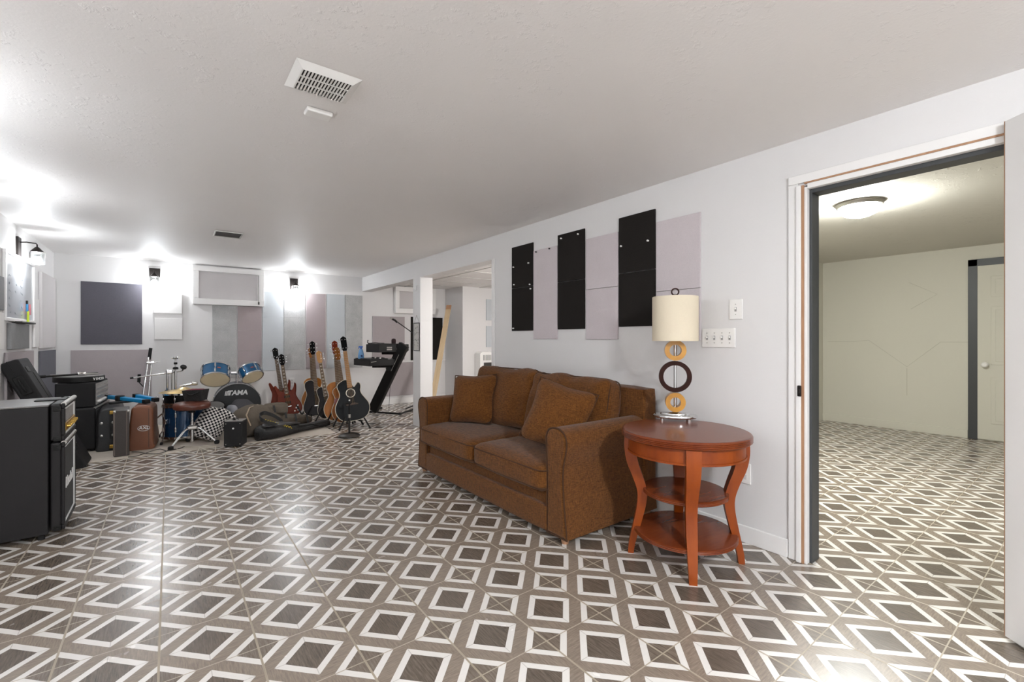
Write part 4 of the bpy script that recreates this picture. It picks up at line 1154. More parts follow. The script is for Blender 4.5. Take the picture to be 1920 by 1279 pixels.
# bass drum, facing the room
bd = thing('bass_drum', 'bass drum with black front head lettered in white, facing the room', 'drum', (.73, 7.10, RZ), R(-4))
Mb = Matrix.Translation((0, 0, .29)) @ Euler((PI / 2, 0, 0)).to_matrix().to_4x4() @ Matrix.Translation((0, 0, -.40))
drum(bd, .275, .40, M_DEEPBLUE, Mb, M_CREAM, M_BLACKHEAD, 8, hoop=mat('grey_hoop', '8e8c8a', .3, .4, var=.05), hoopw=.035)
Mt = Matrix(((1, 0, 0, .0), (0, 0, -1, -.0035), (0, 1, 0, .445), (0, 0, 0, 1)))
bm = merge(B(), text_bm('TAMA', .085, .001, .18, .0035), Mt)
for k in range(3): box(bm, (-.135 + k * .016, -.004, .445), (.011, .002, .06), 0, (0, .18, 0))
e = obj('lettering', bm, M_WHITEPRINT, bd); e['label'] = 'white slanted lettering'
bm = B(); tube(bm, [(0, .2, .565), (0, .2, .70)], .016, 12); box(bm, (0, .2, .705), (.16, .05, .045), .012); obj('tom_post', bm, M_CHROME, bd)
for k in (-1, 1):
    bm = B(); tube(bm, [(.25 * k, .05, .2), (.36 * k, -.06, .02)], .008, 8); obj('spur', bm, M_CHROME, bd)

def rack_tom(label, cpx, Yc, rad, dep, ax, wpt):
    p = W(cpx[0], cpx[1], Y=Yc)
    ez = Vector(ax).normalized(); ex = Vector((0, 0, 1)).cross(ez).normalized(); ey = ez.cross(ex)
    t = thing('rack_tom', label, 'drum', M=frameM(p, ex, ey, ez), group='blue rack toms over the bass drum')
    drum(t, rad, dep, M_BLUEDRUM, Matrix.Translation((0, 0, -dep / 2)), M_CREAM, M_BLACKHEAD, 6, hoopw=.014)
    bm = B()
    Mi = t.matrix_world.inverted()
    q = Mi @ Vector(wpt); rr_ = Vector((q.x, q.y, 0)).normalized() * rad
    tube(bm, [rr_, rr_ + (q - rr_) * .5 + Vector((0, 0, .01)), q], .010, 8); box(bm, rr_ * 1.03, (.045, .045, .055), .012); obj('holder_arm', bm, M_CHROME, t)
    bm = B(); a = Vector((.28, -.5, 0)); Mq = Matrix.Identity(4)
    # small badge on the shell, on the side that faces the room
    loc = (Mi.to_3x3() @ Vector((.15, -1, .2))); loc.z = 0; loc = loc.normalized() * (rad + .002)
    box(bm, loc, (.003, .035, .016), .001, (0, 0, math.atan2(loc.y, loc.x))); e = obj('badge', bm, mat('red_badge', 'b0553f', .4), t)
    for k in range(4):
        an = R(35 + 30 * (k // 2) + (120 if k % 2 else 0)); 
    return t
rack_tom('left blue rack tom with cream head, larger of the two', (404, 702), 6.95, .155, .17, (.06, .62, .80), (.66, 7.28, .715))
rack_tom('right blue rack tom with cream head, smaller of the two', (470, 699), 6.98, .128, .15, (-.26, .60, .78), (.80, 7.29, .715))
pp = thing('practice_pad', 'small round black rimmed drum pad in front of the bass drum', 'drum', M=frameM(W(403, 762, Y=6.75), (1, 0, 0), (0, .5, .866), (0, -.866, .5)))
bm = B(); lathe(bm, [(0, -.02), (.115, -.02), (.118, 0), (.112, .012), (.10, .014), (.10, .008), (0, .008)], 36, Matrix.Diagonal((1, .62, 1, 1))); obj('rim', bm, M_BLACK, pp)
bm = B(); lathe(bm, [(0, .009), (.098, .009), (.098, .012), (0, .012)], 36, Matrix.Diagonal((1, .62, 1, 1))); obj('pad', bm, mat('grey_pad', '7c7a78', .6), pp)
bm = B(); tube(bm, [(0, .02, -.02), (-.02, -.10, -.14), (-.02, -.21, -.30)], .012, 8); obj('support', bm, M_BLACKMET, pp)

# =================================================================== SOFT BAGS ON THE RUG
def loft_bag(bm, path, secs, n=20, seed=0, wob=.012, flat=.0):
    """Bag lying on the floor: secs = (t along the path, half width, height)."""
    a, b = Vector(path[0]), Vector(path[1]); d = (b - a); L = d.length; d.normalize(); sd = Vector((-d.y, d.x, 0))
    rings = []
    sp_ = spline([Vector(s) for s in secs], 5, closed=False)
    for (t, hw_, h) in sp_:
        ring = []
        for k in range(n):
            th = 2 * PI * k / n
            c_, s_ = math.cos(th), math.sin(th)
            x = math.copysign(abs(c_) ** .75, c_) * hw_
            z = h / 2 + math.copysign(abs(s_) ** .75, s_) * h / 2
            p = a + d * (t * L) + sd * x + Vector((0, 0, z))
            q = noise.noise_vector(p * 7 + Vector((seed, 0, 0))) * wob
            if z < .02: q.z = abs(q.z) * .3
            ring.append(bm.verts.new(p + q))
        rings.append(ring)
    for A, D in zip(rings, rings[1:]):
        for k in range(n): bm.faces.new((A[k], A[(k + 1) % n], D[(k + 1) % n], D[k]))
    bm.faces.new(rings[0]); bm.faces.new(rings[-1][::-1])
    return bm
def ribbon(bm, pts, wd, th=.003, up=(0, 0, 1)):
    pts = [Vector(p) for p in pts]; up = Vector(up); rows = []
    for i, p in enumerate(pts):
        d = (pts[min(i + 1, len(pts) - 1)] - pts[max(i - 1, 0)]).normalized(); nn = d.cross(up).normalized()
        rows.append([bm.verts.new(p + up * wd / 2 * a + nn * th / 2 * b) for a, b in ((1, 1), (-1, 1), (-1, -1), (1, -1))])
    for A, D in zip(rows, rows[1:]):
        for k in range(4): bm.faces.new((A[k], A[(k + 1) % 4], D[(k + 1) % 4], D[k]))
    bm.faces.new(rows[0]); bm.faces.new(rows[-1][::-1]); return bm

og = thing('gig_bag', 'bulky olive-grey canvas gig bag lying in front of the red guitar', 'bag', (0, 0, RZ + .002))
bm = B(); loft_bag(bm, ((.64, 6.20, 0), (1.56, 6.84, 0)), [(0, .07, .20), (.03, .15, .30), (.12, .19, .355), (.26, .20, .36), (.42, .19, .26), (.56, .16, .20), (.72, .14, .165), (.88, .13, .13), (.97, .11, .10), (1, .04, .06)], 24, 3, .02)
obj('body', bm, M_OLIVE, og, 70)
bm = B(); ribbon(bm, [W(470, 800, Y=6.0), W(462, 780, Y=6.1), W(468, 766, Y=6.2), W(483, 760, Y=6.3)], .006, .014); e = obj('zip', bm, mat('tan_zip', 'a2907a', .5, .2), og); e['label'] = 'pale zip'
for x0, y0, x1, y1, Yv in ((513, 762, 516, 775, 6.22), (534, 768, 537, 786, 6.30), (553, 777, 556, 792, 6.40), (574, 778, 578, 794, 6.46)):
    bm = B(); p, q = W(x0, y0, Y=Yv), W(x1, y1, Y=Yv - .03); ribbon(bm, [p, (p + q) / 2 + Vector((0, -.01, 0)), q], .022, .006, (1, 0, 0)); obj('webbing_strap', bm, M_BLACKBAG, og)
bm = B(); soft_box(bm, (1.06, 6.33, .29), (.28, .10, .14), (0, .3, .2), .8, 8, .01, 6); obj('pocket', bm, M_OLIVE, og)
bk2 = thing('gig_bag', 'black nylon gig bag lying flat at the rug edge with yellow stitched strap', 'bag', (0, 0, RZ + .002))
bm = B(); loft_bag(bm, ((.80, 5.92, 0), (1.70, 6.42, 0)), [(0, .04, .09), (.04, .10, .15), (.16, .15, .165), (.30, .135, .15), (.44, .10, .12), (.60, .07, .09), (.80, .075, .085), (.96, .085, .075), (1, .05, .05)], 22, 8, .016)
obj('body', bm, M_BLACKBAG, bk2, 70)
bm = B(); loft_bag(bm, ((.86, 5.90, .145), (1.30, 6.12, .11)), [(0, .02, .02), (.1, .07, .045), (.4, .085, .05), (.8, .05, .035), (1, .02, .015)], 16, 2, .01); obj('front_pocket', bm, mat('shiny_nylon', '3a3838', .3, var=.2, vscale=20), bk2, 70)
bm = B(); sp_ = spline([W(556, 806, Y=6.05), W(530, 801, Y=5.92), W(505, 795, Y=5.85), W(490, 788, Y=5.86), W(487, 780, Y=5.96), W(497, 776, Y=6.04), W(515, 782, Y=6.06), W(530, 792, Y=6.08)], 5, closed=False)
ribbon(bm, sp_, .045, .006); s_o = obj('shoulder_strap', bm, M_BLACKBAG, bk2)
for i in range(22):
    f = i / 21; px_, py_ = 497 + f * 48, 789 + f * 13.5
    bm = B(); p = W(px_, py_, Y=5.84 + .12 * f); q = W(px_ + 2.2, py_ + (2.6 if i % 2 else -.8), Y=5.84 + .12 * f); tube(bm, [p, q], .0038, 5); obj('yellow_stitch', bm, M_YELLOW, s_o)
bm = B(); tube(bm, [W(560, 800, Y=6.05), W(585, 797, Y=6.2), W(600, 801, Y=6.25), W(560, 808, Y=5.98)], .006, 8); obj('cord', bm, M_BLACK, bk2)
gb = thing('padded_bag', 'dark grey padded bag slumped between bass drum and olive gig bag', 'bag', (.73, 6.62, RZ + .2), R(20))
bm = B(); soft_box(bm, (0, 0, 0), (.30, .22, .39), (.1, .1, .1), 1.0, 12, .02, 5); obj('body', bm, M_GREYBAG, gb)
bm = B(); soft_box(bm, (-.145, -.06, .06), (.07, .16, .18), (.1, .1, .1), .9, 8, .008, 9); e = obj('side_pocket', bm, mat('light_grey_canvas', '97979c', .9, var=.1), gb); e['label'] = 'light grey side pocket'

ck = thing('checked_bag', 'black and white checked fabric bag slouching beside the small speaker', 'bag', M=Matrix.Translation((.385, 6.22, RZ + .205)) @ Euler((R(-14), R(24), R(-12))).to_matrix().to_4x4())
bm = B(); soft_box(bm, (0, 0, 0), (.27, .20, .36), (.12, .25, .05), .85, 18, .03, 11)
def plan_uv(bm):
    uvl = bm.loops.layers.uv.verify()
    for f in bm.faces:
        n = f.normal
        for l in f.loops:
            c_ = l.vert.co
            l[uvl].uv = (c_.x + .25 * c_.y, c_.z) if abs(n.y) > max(abs(n.x), abs(n.z)) * .6 else ((c_.y, c_.z) if abs(n.x) > abs(n.z) else (c_.x, c_.y))
bm.normal_update(); plan_uv(bm); obj('body', bm, M_CHECK, ck, 70)
bm = B(); soft_box(bm, (.07, -.02, .17), (.24, .16, .05), (0, 0, .4), .9, 10, .012, 3, Matrix.Rotation(R(18), 4, 'Y')); bm.normal_update(); plan_uv(bm); obj('flap', bm, M_CHECK, ck, 70)

sa = thing('small_speaker', 'small dark grey speaker box with top painted pale as reflected light in front of the checked bag', 'speaker', (.468, 5.80, 0), R(-23))
bm = B(); span(bm, 0, .178, 0, .17, .012, .28, .008, 3); obj('cabinet', bm, M_TOLEX, sa)
bm = B(); span(bm, .004, .174, .006, .166, .278, .286, .003); e = obj('top_panel', bm, mat('speaker_top_sheen', '8f8a85', .4, .2, var=.06), sa); e['label'] = 'top panel painted pale as reflected light'  # reflected light on the dark box's top, put into its colour
bm = B(); lathe(bm, [(0, 0), (.010, 0), (.009, .005), (0, .007)], 12, Matrix.Translation((.092, .001, .205)) @ Euler((PI / 2, 0, 0)).to_matrix().to_4x4()); obj('badge', bm, M_WHITEPRINT, sa)
for x in (.02, .158):
    for z in (.035, .258):
        bm = B(); lathe(bm, [(0, 0), (.006, 0), (.005, .003), (0, .004)], 10, Matrix.Translation((x, .001, z)) @ Euler((PI / 2, 0, 0)).to_matrix().to_4x4()); obj('screw', bm, M_NICKEL, sa)
    for y in (.02, .15):
        bm = B(); tube(bm, [(x, y, 0), (x, y, .014)], .011, 10); obj('foot', bm, M_RUBBER, sa)
bm = B(); lathe(bm, [(0, 0), (.013, 0), (.011, .018), (0, .02)], 14, Matrix.Translation((.085, .06, .285))); tube(bm, [(.06, .07, .287), (.06, .07, .30), (.12, .07, .30), (.12, .07, .287)], .004, 8); obj('control_knob', bm, M_BLACK, sa)

def floor_line(name, label, cat, pts, m, r=.004, z=.014):
    bm = B(); tube(bm, spline([W(x, y, z=z) for x, y in pts], 5, closed=False), r, 8)
    tag(obj(name, bm, m), label, cat)
bm = B(); tube(bm, [W(x, y, z=.013) for x, y in ((331, 842), (352, 848), (368, 852), (375, 838), (338, 836))], .0045, 8); tube(bm, [W(x, y, z=.013) for x, y in ((372, 838), (392, 846), (403, 847), (405, 837), (384, 836), (372, 838))], .0045, 8)
tag(obj('wire_frame', bm, mat('pale_wire', 'cfc6b8', .4, var=.03)), 'pale bent wire rack lying flat on the rug below the stool', 'wire rack')
floor_line('black_cable', 'thin black cable curling on the rug beside the tan case', 'cable', [(247, 847), (262, 848), (280, 851), (300, 850), (318, 844), (336, 841), (346, 837)], M_RUBBER, .0035)
floor_line('black_cable', 'thin black cable from narrow case towards the stool foot', 'cable', [(240, 857), (252, 856), (266, 852), (284, 846), (300, 842), (312, 846)], M_RUBBER, .003)

# =================================================================== GUITARS
def fret_material(name, base, inl, col2=None):
    m = bpy.data.materials.new(name); t = NT(m)
    co = t.coord('Object'); sp = t.new('ShaderNodeSeparateXYZ'); t.link(co, sp.inputs[0])
    g = t.noise(t.mapping(co, (60, 60, 6)), 1, 4, .6)
    c = t.mix(g, lin(base, .8), lin(base, 1.25))
    fr_ = t.math('FRACT', t.math('DIVIDE', sp.outputs[2], .024))
    if inl:
        f2 = t.math('FRACT', t.math('DIVIDE', sp.outputs[2], .048))
        k = t.math('MULTIPLY', t.math('LESS_THAN', t.math('ABSOLUTE', sp.outputs[0]), .013), t.math('LESS_THAN', t.math('ABSOLUTE', t.math('SUBTRACT', f2, .75)), .14))
        c = t.mix(k, c, lin('cfc9bd'))
    c = t.mix(t.math('LESS_THAN', fr_, .12), c, lin('b5aea4'))
    t.link(c, t.b.inputs['Base Color']); t.b.inputs['Roughness'].default_value = .45
    return m
M_FB_ROSE = fret_material('rosewood_fretboard', '463226', False)
M_FB_INLAY = fret_material('inlaid_fretboard', '3a2a22', True)
M_FB_MAPLE = fret_material('maple_fretboard', 'a8743a', False)

ACOU = [(0, 0), (.10, .008), (.165, .05), (.197, .12), (.195, .19), (.160, .26), (.130, .315), (.132, .365), (.146, .41), (.138, .455), (.09, .49), (.03, .50)]
def sym(p): return p + [(-x, z) for x, z in p[::-1] if x > 1e-6]
SHAPES = {
    'acoustic': sym(ACOU),
    'cutaway': [(0, 0), (.10, .008), (.168, .05), (.20, .12), (.196, .19), (.160, .255), (.130, .305), (.118, .35), (.128, .40), (.122, .44), (.098, .452), (.075, .43), (.05, .405), (.03, .43)] + [(-x, z) for x, z in ACOU[::-1] if x > 1e-6],
    'sg': [(0, .0), (.10, .004), (.16, .045), (.168, .11), (.135, .19), (.115, .245), (.128, .31), (.135, .375), (.115, .395), (.10, .35), (.075, .315), (.04, .30), (-.04, .30), (-.075, .31), (-.10, .345), (-.125, .39), (-.15, .38), (-.138, .31), (-.125, .25), (-.14, .19), (-.168, .11), (-.158, .045), (-.10, .004)],
    'single': [(0, .0), (.10, .004), (.158, .05), (.165, .12), (.13, .20), (.112, .25), (.125, .31), (.132, .345), (.105, .345), (.07, .315), (.035, .31), (-.03, .39), (-.075, .40), (-.125, .375), (-.132, .32), (-.115, .25), (-.132, .2), (-.165, .12), (-.158, .05), (-.10, .004)],
}
def guitar(label, b, t_, Yb_, Yt_, shape, body_m, top_m, fb_m, head_m, face=(-.25, -.95), bw=1.0, tuners=(3, 3), strings=6, thick=.10, elec=False, pick=None, guard=None, binding=True, hole=True, fbw=.05, group='guitars on stands', bh=1.0):
    pb, pt = W(b[0], b[1], Y=Yb_), W(t_[0], t_[1], Y=Yt_)
    ez = (pt - pb); L = ez.length; ez.normalize()
    f = Vector((face[0], face[1], 0)); f = (f - ez * f.dot(ez)).normalized(); ey = -f; ex = ey.cross(ez)
    k = L / (1.04 if not elec else 1.0)
    g = thing('acoustic_guitar' if not elec else 'electric_guitar', label, 'guitar', M=frameM(pb, ex, ey, ez), group=group)
    out = [(x * bw * k, z * k * bh) for x, z in spline(SHAPES[shape], 4)]
    th_ = thick
    bm = B(); prism(bm, out, -th_ / 2, th_ / 2, None, .006 if not elec else .012, 2); bo = obj('body', bm, body_m, g)
    if top_m is not body_m:
        bm = B(); prism(bm, [(x * .985, .003 + z * .99) for x, z in out], -th_ / 2 - .002, -th_ / 2 + .004); obj('soundboard', bm, top_m, g)
    if binding:
        bm = B(); tube(bm, [(x * .995, -th_ / 2 + (0 if not elec else .006), z) for x, z in out], .0042, 6, closed=True); obj('binding', bm, M_BIND, g)
    fy = -th_ / 2 - .004
    z_b = (.20 if not elec else .11 * bh) * k; z_h = .335 * k; z_n = (.85 if not elec else .81) * k; z_f = (.40 if not elec else .27 * bh) * k
    if hole:
        bm = B(); lathe(bm, [(0, 0), (.048, 0), (.048, .003), (0, .003)], 28, Matrix.Translation((0, fy - .0005, z_h)) @ Euler((PI / 2, 0, 0)).to_matrix().to_4x4()); e = obj('sound_hole', bm, M_DARKSLOT, g)
        bm = B(); disc_ring(bm, .049, .060, 0, .003, 32, Matrix.Translation((0, fy, z_h)) @ Euler((PI / 2, 0, 0)).to_matrix().to_4x4()); obj('rosette', bm, M_BIND if binding else M_SIDEWOOD, g)
        bm = B(); prism(bm, [(-.075, z_b - .012), (.075, z_b - .012), (.08, z_b), (.04, z_b + .016), (-.04, z_b + .016), (-.08, z_b)], fy - .008, fy + .002, None, .002); obj('bridge', bm, M_ROSE, g)
    else:
        for z in (.16, .235):
            bm = B(); box(bm, (0, fy - .004, z * k * bh), (.075, .012, .035), .004); obj('pickup', bm, M_BLACKMET, g)
        bm = B(); box(bm, (0, fy - .006, z_b), (.085, .012, .016), .004); obj('bridge', bm, M_CHROME, g)
        for x, z in ((.095, .10), (.115, .06), (.07, .055), (.12, .135)):
            bm = B(); lathe(bm, [(0, 0), (.012, 0), (.010, .014), (0, .016)], 12, Matrix.Translation((x * k * bw, fy + .002, z * k)) @ Euler((PI / 2, 0, 0)).to_matrix().to_4x4()); obj('control_knob', bm, M_WHITEPLAST if pick != 'black' else M_BLACK, g)
    if guard:
        bm = B(); prism(bm, spline([(x * k, z * k) for x, z in guard[0]], 4), fy - .003, fy + .002); obj('pickguard', bm, guard[1], g)
    # neck, fretboard, head
    bm = B(); v = []
    for z, w_ in ((z_f, fbw * .56), (z_n, fbw * .44)):
        for x, y in ((-1, 0), (1, 0), (.7, .018), (-.7, .018)): v.append(bm.verts.new((x * w_, fy - .001 + y, z)))
    bm.faces.new(v[:4][::-1]); bm.faces.new(v[4:])
    for i in range(4): bm.faces.new((v[i], v[(i + 1) % 4], v[4 + (i + 1) % 4], v[4 + i]))
    obj('neck', bm, M_SGRED if elec else M_SIDEWOOD, g)
    bm = B(); prism(bm, [(-fbw * .56, z_f), (fbw * .56, z_f), (fbw * .44, z_n), (-fbw * .44, z_n)], fy - .008, fy - .001, None, .001); fb = obj('fretboard', bm, fb_m, g)
    if binding and fb_m is M_FB_INLAY or label.find('white-edged') >= 0:
        for s_ in (-1, 1):
            bm = B(); tube(bm, [(s_ * fbw * .56, fy - .005, z_f), (s_ * fbw * .44, fy - .005, z_n)], .0028, 6); obj('edge_binding', bm, M_BIND, fb)
    hw_ = .036; zh = z_n
    bm = B(); prism(bm, [(-.023, zh), (.023, zh), (hw_, zh + .04), (hw_ * 1.05, L - .03), (hw_ * .5, L - .012), (0, L), (-hw_ * .5, L - .012), (-hw_ * 1.05, L - .03), (-hw_, zh + .04)], fy - .004, fy + .010, Matrix.Translation((0, 0, zh)) @ Matrix.Rotation(R(-8), 4, 'X') @ Matrix.Translation((0, 0, -zh)), .002); hd = obj('headstock', bm, head_m, g)
    for s_, n_ in zip((-1, 1), tuners):
        for i in range(n_):
            z = zh + .045 + i * (L - zh - .09) / max(1, n_ - 1); y = fy + (z - zh) * .14
            bm = B(); tube(bm, [(s_ * hw_ * .9, y, z), (s_ * (hw_ + .018), y, z)], .003, 6); box(bm, (s_ * (hw_ + .025), y, z), (.013, .008, .018), .003); lathe(bm, [(0, 0), (.006, 0), (.005, .012), (0, .013)], 8, Matrix.Translation((s_ * hw_ * .55, y - .002, z)) @ Euler((PI / 2, 0, 0)).to_matrix().to_4x4()); obj('tuner', bm, M_CHROME, g)
    for i in range(strings):
        x = (i - (strings - 1) / 2) / (strings - 1)
        bm = B(); tube(bm, [(x * fbw * 1.0, fy - .012, z_b), (x * fbw * .72, fy - .012, z_n)], .0011, 4); obj('string', bm, M_STRING, g)
    return g, pb

def guitar_stand(p, rz, label, s=1.0):
    t = thing('guitar_stand', label, 'guitar stand', (p.x, p.y, .008 if p.x < 1.64 else 0), rz, 'black guitar stands')
    h = p.z
    for a, b in (((-.03, .10, .30), (-.19, -.15, .012)), ((.03, .10, .30), (.19, -.15, .012)), ((0, .11, .30), (0, .26, .012))):
        bm = B(); tube(bm, [a, b], .010, 8); l_ = obj('leg', bm, M_BLACKMET, t)
        d_ = (Vector(b) - Vector(a)).normalized()
        bm = B(); tube(bm, [Vector(b) - d_ * .03, Vector(b)], .0125, 8); obj('rubber_foot', bm, M_RUBBER, l_)
    for x in (-.09, .09):
        bm = B(); tube(bm, [(x * .3, .09, max(.09, h)), (x, .06, max(.06, h - .02)), (x, -.075, max(.06, h - .02)), (x, -.09, max(.06, h - .02) + .035)], .009, 8); obj('cradle_arm', bm, M_BLACKMET, t)
    bm = B(); tube(bm, [(0, .105, .08), (0, .13, .42)], .010, 8); obj('upright', bm, M_BLACKMET, t)
    return t

lst = []
lst.append(guitar('dark red bass guitar mostly hidden behind the red guitar', (534, 772), (515, 652), 7.48, 7.70, 'sg', M_SGRED, M_SGRED, M_FB_ROSE, M_GBLACK, tuners=(2, 2), strings=4, thick=.04, elec=True, binding=False, hole=False, bw=1.05, bh=1.2))
lst.append(guitar('dark red double-horned electric guitar with block inlays standing left of other guitars', (544, 779), (527, 664), 7.22, 7.44, 'sg', M_SGRED, M_SGRED, M_FB_INLAY, M_GBLACK, thick=.04, elec=True, binding=False, hole=False, bw=1.12, bh=1.28))
lst.append(guitar('natural wood acoustic guitar at the back behind a dark electric guitar', (590, 768), (583, 652), 7.38, 7.58, 'acoustic', M_SIDEWOOD, M_NATURAL, M_FB_ROSE, M_SIDEWOOD, bw=.95, bh=1.05, fbw=.055))
lst.append(guitar('dark burgundy single-cutaway guitar with ivory edging in front of the back acoustic', (597, 779), (585, 640), 7.02, 7.25, 'single', M_GDARK, M_GDARK, M_FB_ROSE, M_GBLACK, thick=.05, elec=True, bw=1.02, bh=1.18, hole=False))
lst.append(guitar('orange-headed guitar with white-edged neck between dark guitar and natural acoustic', (618, 783), (597, 658), 6.86, 7.08, 'single', M_GDARK, M_GDARK, M_FB_INLAY, M_MAPLE, thick=.045, elec=True, bw=.85, bh=1.15, hole=False, pick='black', tuners=(0, 6)))
lst.append(guitar('honey-coloured acoustic guitar left of the black one', (638, 788), (627, 640), 6.58, 6.80, 'acoustic', M_SIDEWOOD, M_NATURAL, M_FB_ROSE, M_SGRED, bw=.93))
lst.append(guitar('amber acoustic guitar with red pickguard half hidden behind the black one', (652, 791), (631, 652), 6.36, 6.58, 'acoustic', M_SIDEWOOD, M_SUNB, M_FB_ROSE, M_SIDEWOOD, bw=.92, guard=([(-.06, .33), (-.13, .33), (-.12, .25), (-.07, .24)], mat('red_guard', '7d2418', .3, var=.2))))
lst.append(guitar('glossy black cutaway acoustic bass nearest the sofa in front of microphone stand', (664, 789), (643, 632), 6.06, 6.30, 'cutaway', M_GBLACK, M_GBLACK, M_FB_MAPLE, M_GBLACK, tuners=(2, 2), strings=4, bw=.98, fbw=.056))
for (g, p), lb in zip(lst, ('black guitar stand under the hidden dark red bass', 'black guitar stand under the red double-horned guitar', 'black guitar stand under the back natural acoustic', 'black guitar stand under the dark burgundy guitar', 'black guitar stand under the orange-headed guitar', 'black guitar stand under the honey acoustic', 'black guitar stand under the amber acoustic', 'black guitar stand under the black acoustic bass')):
    guitar_stand(p, R(-14), lb)

ms = thing('microphone_stand', 'short black microphone stand with round weighted base before the black bass', 'stand', tuple(W(655, 819, z=.0)))
bm = B(); lathe(bm, [(0, 0), (.118, 0), (.125, .01), (.123, .022), (.10, .036), (.03, .042), (0, .042)], 40); obj('weighted_base', bm, mat('dark_cast_iron', '383430', .35, .5, var=.1), ms)
bm = B(); tube(bm, [(0, 0, .04), (0, 0, .23)], .012, 12); obj('pole', bm, M_BLACKMET, ms)
bm = B(); tube(bm, [(0, 0, .23), (0, 0, .27)], .015, 12); e = obj('clutch', bm, M_SILVER, ms)
bm = B(); tube(bm, [(0, 0, .27), (0, 0, .43)], .008, 10); tube(bm, [(-.045, 0, .40), (.02, 0, .405)], .011, 8); obj('clip', bm, M_BLACKMET, ms)
bm = B(); lathe(bm, [(0, .43), (.009, .43), (.009, .445), (0, .448)], 10); obj('tip', bm, M_WHITEPLAST, ms)

# =================================================================== KEYBOARD STAND
pB, pT = W(699, 770, Y=6.98), W(758, 646, Y=6.50)
ks = thing('keyboard_stand', 'black slanted column keyboard stand holding two keyboards', 'keyboard stand', (pB.x, pB.y, 0))
o_ = Vector((pB.x, pB.y, 0))
bm = B(); beam(bm, pB - o_, pT - o_, .075, .16, .012); col_ = obj('column', bm, M_BLACKMET, ks)
dcol = (pT - pB).normalized(); side = Vector((dcol.y, -dcol.x, 0)).normalized()
if side.y > 0: side = -side
hor = Vector((dcol.x, dcol.y, 0)).normalized(); nrm_ = (hor - dcol * hor.dot(dcol)).normalized()
bm = B(); a = pB.lerp(pT, .62) - o_ + side * .051 + nrm_ * .02; b = pB.lerp(pT, .86) - o_ + side * .051 + nrm_ * .02; tube(bm, [a, b], .005, 6); e = obj('rail_slot', bm, M_SILVER, col_); e['label'] = 'silver slot in the column'
bm = B(); q = pB.lerp(pT, .50) - o_; q2 = pB.lerp(pT, .60) - o_; tube(bm, [q - nrm_ * .03, q - nrm_ * .085, q2 - nrm_ * .085, q2 - nrm_ * .03], .008, 8); obj('carry_handle', bm, M_BLACKMET, ks)
P_ = [W(693, 772, z=.02) - o_, W(750, 776, z=.02) - o_, W(778, 767, z=.02) - o_, W(714, 765, z=.02) - o_]
for a, b in ((P_[0], P_[1]), (P_[1], P_[2]), (P_[0], P_[3])):
    bm = B(); tube(bm, [a, b], .014, 10); l_ = obj('base_leg', bm, M_BLACKMET, ks)
    bm = B(); lathe(bm, [(0, -.018), (.022, -.018), (.026, 0), (.022, .018), (0, .018)], 12, Matrix.Translation(b)); obj('rubber_foot', bm, M_RUBBER, l_)
def keyboard(label, c0, u, v, lu, lv, z0, z1, knobs):
    u = Vector(u + (0,)).normalized(); v = Vector(v + (0,)).normalized()
    ez = Vector((0, 0, 1))
    vv = (v - u * v.dot(u)).normalized()
    M = frameM(Vector((c0[0], c0[1], z0)), u, vv, ez)
    t = thing('keyboard', label, 'keyboard', M=M, group='keyboards on the slanted stand'); h = z1 - z0
    bm = B(); prism(bm, [(0, 0), (0, h), (lu, h), (lu, h * .18), (lu - .03, 0)], 0, lv, None, .008, 2); obj('case', bm, M_BLACK, t)
    bm = B(); span(bm, .02, lu - .16, .02, lv - .02, h - .002, h + .010, .003); obj('control_deck', bm, M_BLACKMET, t)
    for i in range(14):
        y = .04 + i * (lv - .08) / 14
        bm = B(); span(bm, lu - .145, lu - .02, y, y + (lv - .08) / 14 * .9, h - .004, h + .002, .001); obj('white_key', bm, M_WHITEPLAST, t)
    if knobs:
        for i in range(6):
            for j in range(2):
                bm = B(); lathe(bm, [(0, 0), (.014, 0), (.011, .022), (0, .024)], 12, Matrix.Translation((.19 + j * .06, .06 + i * .05, h + .003))); obj('knob', bm, M_NICKEL if (i + j) % 3 == 0 else M_BLACK, t)
    bm = B(); Mt = Matrix(((1, 0, 0, .16), (0, 0, -1, -.001), (0, 1, 0, h * .55), (0, 0, 0, 1)))
    if knobs: tube(bm, [(.02, -.002, h * .62), (.10, -.002, h * .72)], .006, 6)
    else: box(bm, (.17, -.001, h * .62), (.085, .003, .016), .001); box(bm, (.17, -.001, h * .36), (.085, .003, .022), .001)
    e = obj('maker_plate', bm, mat('plate_grey', '8f8b86', .5, .3), t); e['label'] = 'small pale maker mark'
    return t
keyboard('upper black keyboard on the slanted stand, microphone foam on top', (2.47, 6.55), (.995, .1), (-.1, .995), .50, .43, .975, 1.095, False)
keyboard('lower black keyboard with knobs on the stand, spray bottle on its end', (2.335, 6.55), (.995, .1), (-.1, .995), .46, .56, .775, .872, True)
for z, cx_, cy_ in ((.955, 2.62, 6.80), (.755, 2.48, 6.84)):
    f = (z - pB.z) / (pT.z - pB.z); q = pB.lerp(pT, f); c_ = Vector((cx_, cy_, z))
    bm = B(); beam(bm, q - o_, c_ - o_, .05, .035, .005); beam(bm, q - o_ + Vector((0, 0, -.02)), (q + (c_ - q) * .35) - o_ + Vector((0, 0, -.05)), .05, .06, .006); obj('tier_arm', bm, M_BLACKMET, ks)
bm = B(); tube(bm, spline([W(733, 700, Y=6.7), W(731, 735, Y=6.72), W(729, 770, Y=6.70)], 5, closed=False), .003, 6); tag(obj('black_cable', bm, M_RUBBER), 'thin cable hanging down behind the keyboard stand column', 'cable')
sb = thing('spray_bottle', 'light blue spray bottle standing on the lower keyboard end', 'bottle', (2.335, 6.93, .874), R(-40))
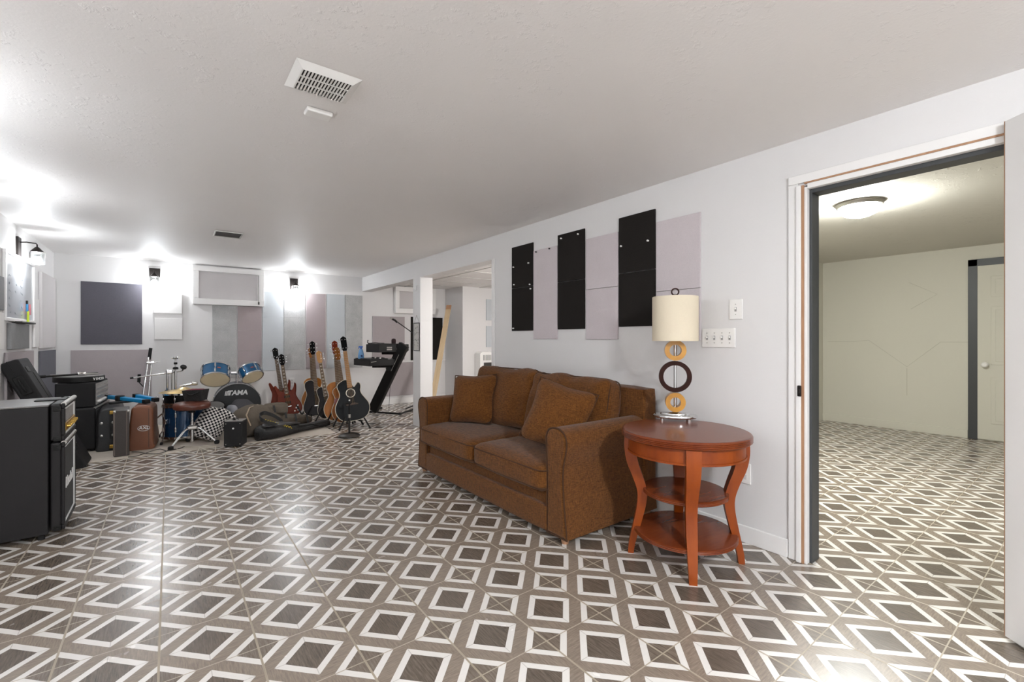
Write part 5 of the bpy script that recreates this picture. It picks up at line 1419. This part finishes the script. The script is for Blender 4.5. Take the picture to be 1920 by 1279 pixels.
bm = B(); lathe(bm, [(0, 0), (.036, 0), (.040, .006), (.040, .05), (.034, .09), (.024, .135), (.016, .155), (0, .155)], 28, Matrix.Diagonal((1.15, .7, 1, 1))); obj('bottle', bm, M_SPRAYBLUE, sb)
bm = B(); lathe(bm, [(0, .152), (.015, .152), (.016, .168), (0, .168)], 16); box(bm, (-.005, 0, .182), (.062, .024, .026), .006); box(bm, (-.036, 0, .165), (.008, .014, .03), .003, (0, .4, 0)); obj('trigger', bm, M_SPRAYCAP, sb)
bm = B(); lathe(bm, [(0, 0), (.016, 0), (.016, .004), (0, .004)], 18, Matrix.Translation((.022, -.027, .045)) @ Euler((PI / 2, 0, 0)).to_matrix().to_4x4()); obj('label_spot', bm, mat('navy_label', '26477e', .5), sb)
fm = thing('microphone_foam', 'dark foam microphone windscreen standing on the upper keyboard', 'windscreen', (2.745, 6.66, 1.102))
bm = B(); lathe(bm, [(0, 0), (.030, 0), (.034, .02), (.034, .055), (.026, .075), (0, .082)], 20); obj('foam', bm, M_FOAM, fm)
hs = thing('coiled_cable', 'black cable with small clip lying on the upper keyboard end', 'cable', (2.475, 6.90, 1.102), R(-20))
bm = B(); tube(bm, spline([Vector(p) for p in ((-.05, 0, .03), (-.03, 0, .006), (.03, .02, .012), (.08, -.01, .014), (.13, .01, .008), (.20, 0, .006))], 5, closed=False), .007, 8); obj('cord', bm, M_RUBBER, hs)
bm = B(); tube(bm, [(-.05, 0, .03), (-.035, 0, .055), (-.055, 0, .05)], .006, 8); obj('clip', bm, M_BLACKMET, hs)
# boom microphone stand behind the post
bp = Vector((3.36, 6.95, 0))
bms = thing('boom_microphone_stand', 'black microphone boom arm reaching out behind the white post', 'stand', tuple(bp))
bm = B(); tube(bm, [(0, 0, .08), (0, 0, 1.17)], .011, 10); obj('pole', bm, M_BLACKMET, bms)
for k in range(3):
    a = R(20 + 120 * k); bm = B(); tube(bm, [(0, 0, .12), (.28 * math.cos(a), .28 * math.sin(a), .012)], .009, 8); obj('leg', bm, M_BLACKMET, bms)
tip = W(741, 601, Y=6.62) - bp
bm = B(); tube(bm, [(0, 0, 1.165), tip], .008, 8); obj('boom_arm', bm, M_BLACKMET, bms)
dt = (W(729, 595, Y=6.55) - bp - tip).normalized()
bm = B(); tube(bm, [tip + Vector((.03, .0, -.03)), tip, tip + dt * .09], [.013, .016, .013], 10); obj('clip', bm, M_BLACKMET, bms)
bm = B(); tube(bm, [tip + dt * .085, tip + dt * .115], .016, 10); obj('end_ring', bm, M_NICKEL, bms)
